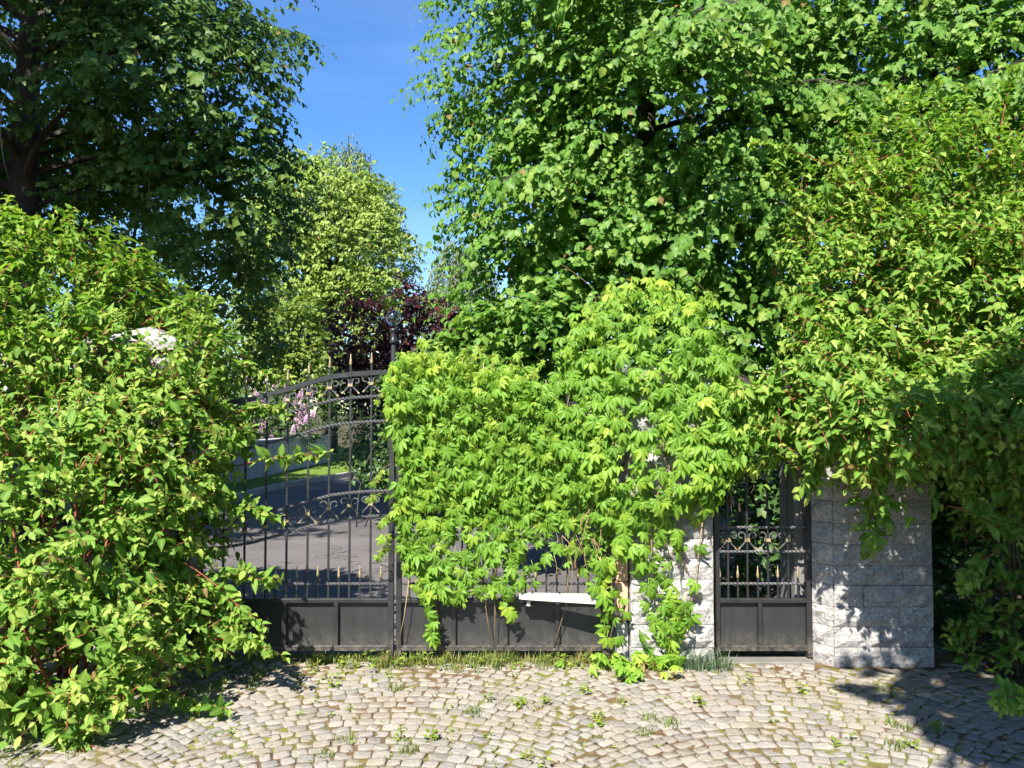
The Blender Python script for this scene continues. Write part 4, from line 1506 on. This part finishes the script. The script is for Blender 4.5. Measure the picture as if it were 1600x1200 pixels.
# ---------------------------------------------------------------- dogwoods
bush('dogwood_bush', 'big dogwood bush with red twigs swallowing the pillar at the bare gate leaf', 'bush', (-2.9, 4.7, 0.0),
     [pel(60, 510, 5.6, 170, 185, 0.6), pel(-30, 420, 5.6, 130, 110, 0.5), pel(180, 480, 5.8, 100, 90, 0.4), pel(235, 690, 5.0, 140, 140, 0.42), pel(250, 560, 5.7, 130, 120, 0.4, 0.8), pel(110, 800, 4.7, 210, 200, 0.55), pel(265, 800, 4.95, 90, 90, 0.3, 0.8),
      pel(280, 965, 4.75, 92, 70, 0.28, 0.7), pel(80, 1010, 4.25, 190, 120, 0.42), pel(-180, 700, 4.6, 230, 420, 0.8, 0.25), pel(335, 640, 5.25, 60, 70, 0.2, 0.8), pel(140, 540, 5.0, 85, 80, 0.25), pel(310, 545, 5.15, 45, 60, 0.2)],
     2600, 5, 0.068, 'dogwood', M['dogwood'], tl=0.26, seed=91, stem_mat='redtwig', nst=34, stem_r=0.009, opposite=True, parts=300, cell=19, fill=0.22, lb=0.48, young=0.5, rosette=True, stem_base=0.5, lout=0.5, ldown=0.25, sunb=0.55,
     sprigs=[(370, 728, 495, 712, 5.1, 5.0), (330, 790, 405, 800, 5.0, 4.95), (300, 900, 405, 905, 4.8, 4.75), (290, 880, 385, 960, 4.7, 4.65), (330, 1000, 405, 1010, 4.7, 4.6), (200, 1085, 330, 1110, 4.4, 4.35), (230, 500, 300, 470, 5.5, 5.4), (330, 560, 430, 590, 5.6, 5.5), (350, 650, 420, 640, 5.2, 5.2), (60, 1120, 120, 1160, 4.0, 3.95)])
bush('dogwood_bush', 'tall dogwood bush arching over the shaded pillar and the forecourt corner', 'bush', (3.4, 5.0, 0.0),
     [pel(1500, 330, 5.9, 200, 140, 0.7), pel(1400, 470, 5.5, 160, 150, 0.55), pel(1560, 480, 5.2, 150, 150, 0.6), pel(1285, 625, 4.95, 95, 70, 0.35, 1.1), pel(1400, 655, 4.55, 140, 80, 0.5, 1.0), pel(1350, 560, 5.1, 120, 90, 0.4), pel(1365, 770, 4.8, 26, 55, 0.12, 0.7), pel(1570, 640, 4.7, 120, 130, 0.5),
      pel(1620, 830, 5.0, 110, 130, 0.4, 0.4), pel(1580, 1000, 5.1, 85, 60, 0.25, 0.4), pel(1230, 665, 5.0, 60, 48, 0.2, 0.9), pel(1450, 230, 6.0, 120, 90, 0.4, 0.6), pel(1300, 330, 6.0, 80, 90, 0.3, 0.7), pel(1750, 600, 5.0, 200, 420, 0.8, 0.2)],
     2600, 5, 0.07, 'dogwood', M['dogwood'], tl=0.27, seed=92, stem_mat='redtwig', nst=15, base_mat='twig', stem_xmin=2.95, stem_r=0.009, opposite=True, parts=300, cell=19, fill=0.22, lb=0.42, young=0.5, rosette=True, stem_base=0.2, lout=0.5, ldown=0.25, sunb=0.55,
     sprigs=[(1300, 260, 1190, 225, 5.9, 5.8), (1260, 620, 1165, 610, 4.9, 4.9), (1300, 680, 1270, 740, 4.8, 4.8), (1370, 720, 1360, 830, 4.75, 4.75), (1450, 720, 1500, 760, 4.6, 4.55), (1480, 790, 1570, 830, 4.5, 4.4), (1420, 300, 1400, 170, 5.9, 5.9), (1340, 280, 1320, 190, 5.9, 5.9), (1500, 250, 1510, 150, 5.9, 5.9), (1250, 330, 1215, 270, 5.9, 5.8), (1270, 450, 1235, 400, 5.7, 5.6), (1560, 220, 1580, 120, 5.8, 5.8), (1560, 860, 1520, 900, 4.6, 4.6), (1625, 1105, 1590, 1095, 3.6, 3.55)])

# ---------------------------------------------------------------- Virginia creeper
def inside(px, py, poly):
    r = np.zeros(len(px), bool)
    j = len(poly) - 1
    for i in range(len(poly)):
        xi, yi = poly[i]; xj, yj = poly[j]
        c = ((yi > py) != (yj > py)) & (px < (xj - xi) * (py - yi) / (yj - yi + 1e-9) + xi)
        r ^= c
        j = i
    return r


def creeper(name, label, base, lv, strands, parts, seed):
    root = empty(name, base, label, 'creeper')
    idx = front_leaves(lv, 17, parts)
    leaf_objects(lv, idx, 'creeper', M['creeper'], root, base)
    mask = np.ones(len(lv.P), bool)
    mask[idx] = False
    tag(link('foliage', leaf_cloud('foliage', lv, 'creeper_lo', M['creeper'], base, mask), root), kind='stuff')
    for pth, r0 in strands:
        n = len(pth)
        MB().tube([Vector(p) - Vector(base) for p in pth], [r0 * (1 - 0.5 * i / max(1, n - 1)) for i in range(n)], 5).build('stem', M['vine'], root, smooth=True)
    print(name, len(lv.P))
    return root


rc = np.random.default_rng(15)


def creeper_frames(n, rd, out=None):
    D = np.column_stack([rd.normal(0, 0.45, n), rd.normal(-0.25, 0.25, n), -np.abs(rd.normal(0.9, 0.25, n))])
    N = np.column_stack([rd.normal(-0.1, 0.4, n), -np.abs(rd.normal(0.8, 0.25, n)), np.abs(rd.normal(0.7, 0.3, n))])
    if out is not None:
        N = N + out * 0.8
        D = D + out * 0.35
    return D, N


# over the gate leaf
poly = [(602, 575), (640, 545), (700, 560), (770, 575), (850, 600), (905, 660), (960, 760), (985, 840), (955, 900), (880, 880), (840, 915), (800, 930), (690, 938), (655, 925), (628, 870), (614, 810), (626, 720), (606, 650)]
lv = Leaves()
cand_x, cand_y = rc.uniform(595, 990, 9400), rc.uniform(540, 945, 9400)
ok = inside(cand_x, cand_y, poly)
cand_x, cand_y = cand_x[ok], cand_y[ok]
nzv = 0.5 + 0.5 * np.sin(cand_x * 0.045 + 1.3 * np.sin(cand_y * 0.031)) * np.sin(cand_y * 0.05 + np.sin(cand_x * 0.027))
pr = np.where(cand_y < 760, 0.52, 0.36 - 0.16 * (cand_y - 760) / 180)
keepm = rc.random(len(cand_x)) < pr * (0.55 + 0.7 * nzv) * np.where((cand_y > 815) & (cand_x > 815), 0.4, 1.0)
cand_x, cand_y = cand_x[keepm], cand_y[keepm]
n = len(cand_x)
bul = 0.05 + 0.16 * np.clip((800 - cand_y) / 200, 0, 1) * rc.random(n) + 0.06 * rc.random(n)
Yp = GY - 0.02 - bul
P = np.array([at(a, b, y) for a, b, y in zip(cand_x, cand_y, Yp)])
D, N = creeper_frames(n, rc)
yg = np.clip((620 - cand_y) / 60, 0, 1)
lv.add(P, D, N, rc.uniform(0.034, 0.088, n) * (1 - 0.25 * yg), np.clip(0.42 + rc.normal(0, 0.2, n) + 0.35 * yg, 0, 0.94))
# the layer behind the bars
n2 = n // 2
pick = rc.choice(n, n2)
P2 = P[pick] + np.column_stack([rc.normal(0, 0.05, n2), bul[pick] + rc.uniform(0.06, 0.16, n2), rc.normal(0, 0.05, n2)])
sel2 = P2[:, 2] > 0.95
D2, N2 = creeper_frames(n2, rc)
lv.add(P2[sel2], D2[sel2], N2[sel2], rc.uniform(0.06, 0.1, sel2.sum()), np.clip(0.3 + rc.normal(0, 0.18, sel2.sum()), 0, 1))
strands = []
# hanging trails below the mass
trails = [[(655, 905), (668, 950), (672, 985), (682, 1008)], [(790, 925), (793, 965)], [(640, 900), (632, 960), (622, 1010)]]
for t in trails[:2]:
    for a, b in zip(t[:-1], t[1:]):
        for f in np.linspace(0, 1, 6)[:-1]:
            c = at(a[0] + (b[0] - a[0]) * f + random.uniform(-9, 9), a[1] + (b[1] - a[1]) * f, GY - 0.08 - random.random() * 0.05)
            D1, N1 = creeper_frames(1, rc)
            lv.add(np.array([c]), D1, N1, rc.uniform(0.055, 0.09, 1), np.clip(0.5 + rc.normal(0, 0.15, 1), 0, 1))
for t in trails:
    strands.append(([at(x, y, GY - 0.06) for x, y in t], 0.004))
rt = random.Random(41)
for i in range(22):      # free young shoots along the upper and outer edge
    x0 = rt.uniform(645, 870) if i < 16 else 606 + rt.uniform(-3, 10)
    y0 = 552 + max(0, x0 - 640) * 0.2 + rt.uniform(0, 14) if i < 16 else rt.uniform(590, 860)
    a = at(x0, y0, GY - 0.08 - rt.random() * 0.1)
    b_ = a + (Vector((rt.uniform(-0.12, 0.12), rt.uniform(-0.08, 0.05), rt.uniform(0.04, 0.17))) if i < 16 else Vector((-rt.uniform(0.03, 0.12), rt.uniform(-0.08, 0.0), rt.uniform(-0.12, 0.02))))
    pth = curve_pts(a, b_, (0, 0, 0.015), 5)
    strands.append((pth, 0.0018))
    for q in pth[2:]:
        D1, N1 = creeper_frames(1, rc)
        lv.add(np.array([q]), D1, N1, rc.uniform(0.025, 0.055, 1), rc.uniform(0.6, 0.92, 1))
lv.cat()
rs = random.Random(9)
for i in range(14):
    x0 = rs.uniform(625, 940)
    pts = [at(x0 + rs.uniform(-12, 12) + 60 * (k / 6) * math.sin(i), 1010 - k * rs.uniform(50, 72), GY - 0.03 - 0.03 * rs.random()) for k in range(7)]
    if i % 3: pts = pts[2:]
    strands.append((pts, rs.uniform(0.002, 0.004)))
for i in range(20):   # tangle of bare stems near the pillar
    c = at(rs.uniform(870, 930), rs.uniform(835, 890), GY - 0.06)
    a = c + Vector((rs.uniform(-0.12, 0.05), rs.uniform(-0.04, 0.04), rs.uniform(0.0, 0.2)))
    b = c + Vector((rs.uniform(-0.05, 0.14), rs.uniform(-0.05, 0.05), rs.uniform(-0.22, -0.02)))
    strands.append((curve_pts(a, b, (rs.uniform(-0.05, 0.05), -0.03, 0.03), 6), 0.0032))
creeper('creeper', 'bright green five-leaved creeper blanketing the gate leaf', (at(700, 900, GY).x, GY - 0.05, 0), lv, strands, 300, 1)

# over the pillar
lv = Leaves()
ellp = [pel(1005, 560, 5.45, 125, 120, 0.42), pel(960, 690, 5.25, 95, 120, 0.22), pel(1085, 640, 5.3, 80, 110, 0.26), pel(1030, 730, 5.15, 120, 70, 0.16), pel(1140, 680, 5.25, 48, 60, 0.18, 0.7), pel(1180, 665, 5.2, 55, 65, 0.16, 0.9), pel(1075, 700, 5.17, 70, 95, 0.14, 1.3), pel(1000, 690, 5.16, 75, 110, 0.14, 1.0), pel(905, 640, 5.25, 60, 80, 0.18, 0.8)]
rpp = np.random.default_rng(31)
P, N0 = shell(ellp, 2050, rpp, lo=0.78, hi=1.05, rej=0.7, lump=0.1)
D, N = creeper_frames(len(P), rpp, N0)
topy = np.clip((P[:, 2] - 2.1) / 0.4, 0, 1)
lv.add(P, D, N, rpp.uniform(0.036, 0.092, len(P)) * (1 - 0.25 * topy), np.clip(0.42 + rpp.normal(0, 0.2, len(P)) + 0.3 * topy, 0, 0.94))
strands = []
trails = [([(965, 780), (968, 850), (955, 910), (962, 960), (950, 1010)], 5, 16), ([(1010, 780), (1018, 850), (1020, 900), (1030, 950), (1028, 1000), (1045, 1045)], 11, 26), ([(1062, 940), (1070, 960), (1065, 985)], 9, 16), ([(1100, 790), (1094, 850), (1086, 905), (1075, 950)], 1, 3), ([(985, 800), (975, 840), (990, 870)], 8, 14), ([(938, 870), (940, 915), (946, 965)], 5, 10), ([(1040, 790), (1050, 830), (1062, 870)], 5, 12)]
for t, cnt, jx in trails:
    for a, b in zip(t[:-1], t[1:]):
        for f in np.linspace(0, 1, cnt + 1)[:-1]:
            c = at(a[0] + (b[0] - a[0]) * f + random.uniform(-jx, jx), a[1] + (b[1] - a[1]) * f + random.uniform(-6, 6), PF - 0.06 - random.random() * 0.09)
            D1, N1 = creeper_frames(1, rpp)
            lv.add(np.array([c]), D1, N1, rpp.uniform(0.055, 0.09, 1), np.clip(0.45 + rpp.normal(0, 0.18, 1), 0, 1))
    strands.append(([at(x, y, PF - 0.05) for x, y in t], 0.005))
# seedlings at the foot
for i in range(46):
    x, y = random.gauss(985, 34), random.uniform(1018, 1062)
    Y = CAM_H * FPX / (y - 643.4)
    c = Vector(((x - 800) / FPX * Y, Y, 0.03 + 0.07 * random.random()))
    if c.y > PF - 0.05: c.y = PF - 0.06
    D1 = np.array([[random.gauss(0, 0.7), random.gauss(-0.5, 0.5), random.uniform(-0.2, 0.3)]])
    N1 = np.array([[random.gauss(0, 0.3), -0.4, 0.9]])
    lv.add(np.array([c]), D1, N1, rpp.uniform(0.045, 0.075, 1), np.clip(0.6 + rpp.normal(0, 0.2, 1), 0, 1))
lv.cat()
for i in range(22):
    x0 = rs.uniform(955, 1105)
    y0 = rs.uniform(600, 760)
    pts = [at(x0 + rs.uniform(-10, 10) + 14 * k * math.sin(i * 2.1), y0 + k * 34, PF - 0.03 - 0.02 * rs.random()) for k in range(6)]
    strands.append((pts, rs.uniform(0.003, 0.006)))
for i in range(7):    # free shoots at the top
    a = at(rs.uniform(900, 1120), rs.uniform(440, 520), 5.3)
    strands.append((curve_pts(a, a + Vector((rs.uniform(-0.25, 0.3), rs.uniform(-0.1, 0.1), rs.uniform(0.02, 0.2))), (0, 0, 0.01), 5), 0.0016))
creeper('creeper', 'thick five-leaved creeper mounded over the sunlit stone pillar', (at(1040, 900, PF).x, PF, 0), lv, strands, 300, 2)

# ---------------------------------------------------------------- grass and weeds in the forecourt
def grass(name, centres, mat, base=(0, 0, 0), rngseed=3):
    """centres: (x, y, z, radius, blades, height, lv)"""
    rd = np.random.default_rng(rngseed)
    VV, TT, LL, n0 = [], [], [], 0
    for (x, y, z, r, nb, h, l) in centres:
        a = rd.uniform(0, 2 * PI, nb)
        q = r * np.sqrt(rd.random(nb))
        bx, by = x + q * np.cos(a), y + q * np.sin(a)
        hh = h * rd.uniform(0.45, 1.1, nb)
        la = rd.uniform(0, 2 * PI, nb)
        ln = hh * rd.uniform(0.15, 0.8, nb)
        w = rd.uniform(0.0012, 0.0024, nb) * (1 + h * 4)
        wx, wy = -np.sin(la) * w, np.cos(la) * w
        cx_, cy_ = np.cos(la), np.sin(la)
        v = np.stack([np.stack([bx - wx, by - wy, np.full(nb, z)], 1), np.stack([bx + wx, by + wy, np.full(nb, z)], 1),
                      np.stack([bx + cx_ * ln * 0.35 + wx * 0.8, by + cy_ * ln * 0.35 + wy * 0.8, z + hh * 0.6], 1), np.stack([bx + cx_ * ln * 0.35 - wx * 0.8, by + cy_ * ln * 0.35 - wy * 0.8, z + hh * 0.6], 1),
                      np.stack([bx + cx_ * ln, by + cy_ * ln, z + hh], 1)], 1)
        T = np.array([(0, 1, 2), (0, 2, 3), (3, 2, 4)])
        VV.append(v.reshape(-1, 3) - np.array(base))
        TT.append((T[None] + (np.arange(nb) * 5)[:, None, None] + n0).reshape(-1, 3))
        LL.append(np.repeat(np.clip(l + rd.normal(0, 0.2, nb), 0, 1), 5))
        n0 += nb * 5
    V = np.concatenate(VV)
    return np_mesh(name, V, np.concatenate(TT), mat, {'lv': np.concatenate(LL), 'rib': np.zeros(len(V))})


rg = random.Random(17)
cen = []
for i in range(230):     # strip under the gate
    x = rg.uniform(-1.35, 0.72)
    dens = 1.0 if -0.9 < x < 0.0 else 0.45
    if rg.random() > dens: continue
    yy = 5.36 - abs(rg.gauss(0, 0.09))
    cen.append((x, yy, -0.01, 0.045, rg.randint(10, 26), rg.uniform(0.03, 0.11), rg.choice((0.3, 0.5, 0.9, 1.0))))
for i in range(1500):     # joints
    st = stones[rg.randrange(len(stones))]
    x, y = st[0] + 0.5 * st[3] * rg.choice((-1, 1)) + rg.gauss(0, 0.01), st[1] + 0.5 * st[4] * rg.choice((-1, 1))
    if y < 3.2: continue
    patch = math.sin(x * 2.7 + 1.0) * math.sin(y * 3.1 + x) + 0.25 * math.sin(x * 7)
    if patch < -0.1 and rg.random() < 0.75: continue
    cen.append((x, y, -0.012, 0.028, rg.randint(5, 14), rg.uniform(0.01, 0.032), rg.uniform(0.35, 1.0)))
for (px_, py_, h_) in ((545, 1148, 0.05), (640, 1165, 0.06), (515, 1170, 0.05), (740, 1110, 0.07), (620, 1072, 0.07), (970, 1092, 0.05), (1015, 1118, 0.06), (1045, 1125, 0.06), (1390, 1160, 0.07), (1400, 1130, 0.06), (300, 1112, 0.06), (1005, 1140, 0.05)):
    Y = CAM_H * FPX / (py_ - 643.4)
    cen.append(((px_ - 800) / FPX * Y, Y, -0.012, 0.055, 46, h_, rg.uniform(0.2, 0.7)))
for i in range(90):      # rough edge by the dogwood on the bare leaf side
    t = rg.random()
    x, y = -2.45 + 0.9 * t + rg.gauss(0, 0.1), 3.75 + 1.45 * t + rg.gauss(0, 0.1)
    cen.append((x, y, -0.012, 0.05, 14, rg.uniform(0.03, 0.08), rg.uniform(0.2, 0.7)))
tag(link('grass', grass('grass', cen, M['grass'])), 'short yellow-green grass growing in the cobble joints and under the gate', 'grass', kind='stuff')
tb = at(1095, 1036, 5.2)
tuft = link('grass_tuft', grass('grass_tuft', [(0.05 * k - 0.1, 0.02 * (k % 2), 0, 0.05, 40, 0.15, 0.5) for k in range(6)], M['bluegrass'], rngseed=8), None, (tb.x, 5.15, -0.012))
tag(tuft, 'blue-green grass tuft at the foot of the sunlit pillar', 'grass tuft')

# broad-leaved weeds
lv = Leaves()
rw = np.random.default_rng(23)
def weed(x, y, n, s, h):
    a = rw.uniform(0, 2 * PI, n)
    P = np.column_stack([x + 0.01 * np.cos(a), y + 0.01 * np.sin(a), rw.uniform(0.0, h, n)])
    D = np.column_stack([np.cos(a), np.sin(a), rw.uniform(-0.1, 0.7, n)])
    N = np.column_stack([rw.normal(0, 0.25, n), rw.normal(-0.2, 0.25, n), np.ones(n)])
    lv.add(P, D, N, s * rw.uniform(0.6, 1.2, n), np.clip(rw.normal(0.55, 0.2, n), 0, 1))
for i in range(330):
    st = stones[rg.randrange(len(stones))]
    if st[1] < 3.3: continue
    if math.sin(st[0] * 2.1 + 0.6) * math.sin(st[1] * 2.6 + st[0]) < -0.2 and rg.random() < 0.7: continue
    weed(st[0] + st[3] * 0.5, st[1] + st[4] * 0.5, rg.randint(4, 9), rg.uniform(0.01, 0.024), 0.018)
for i in range(60):
    weed(rg.uniform(-1.35, 0.7), 5.3 - abs(rg.gauss(0, 0.1)), rg.randint(5, 10), rg.uniform(0.02, 0.04), rg.uniform(0.03, 0.1))
for (px_, py_) in ((495, 1045), (520, 1060), (530, 1068), (625, 1150), (680, 1145), (795, 1090), (810, 1098), (760, 1088), (1370, 1075), (1445, 1130), (1455, 1135), (1385, 1125), (1310, 1150), (1155, 1065), (915, 1078), (940, 1128), (925, 1120), (1090, 1095), (850, 1095), (825, 1185), (1240, 1075), (1400, 1165)):
    Y = CAM_H * FPX / (py_ - 643.4)
    for _ in range(2):
        weed((px_ - 800) / FPX * Y + rg.gauss(0, 0.03), Y + rg.gauss(0, 0.03), rg.randint(7, 13), rg.uniform(0.022, 0.036), 0.045)
lv.cat()
tag(link('weeds', leaf_cloud('weeds', lv, 'small', M['weed'], (0, 0, 0))), 'small broad-leaved weeds sprouting between the cobbles', 'weeds', kind='stuff')

tris = sum(len(o.data.loop_triangles) if False else sum(max(0, p.loop_total - 2) for p in o.data.polygons) if len(o.data.polygons) < 3000 else len(o.data.polygons) for o in bpy.data.objects if o.type == 'MESH')
print('TRIS about', tris, 'OBJECTS', len(bpy.data.objects))
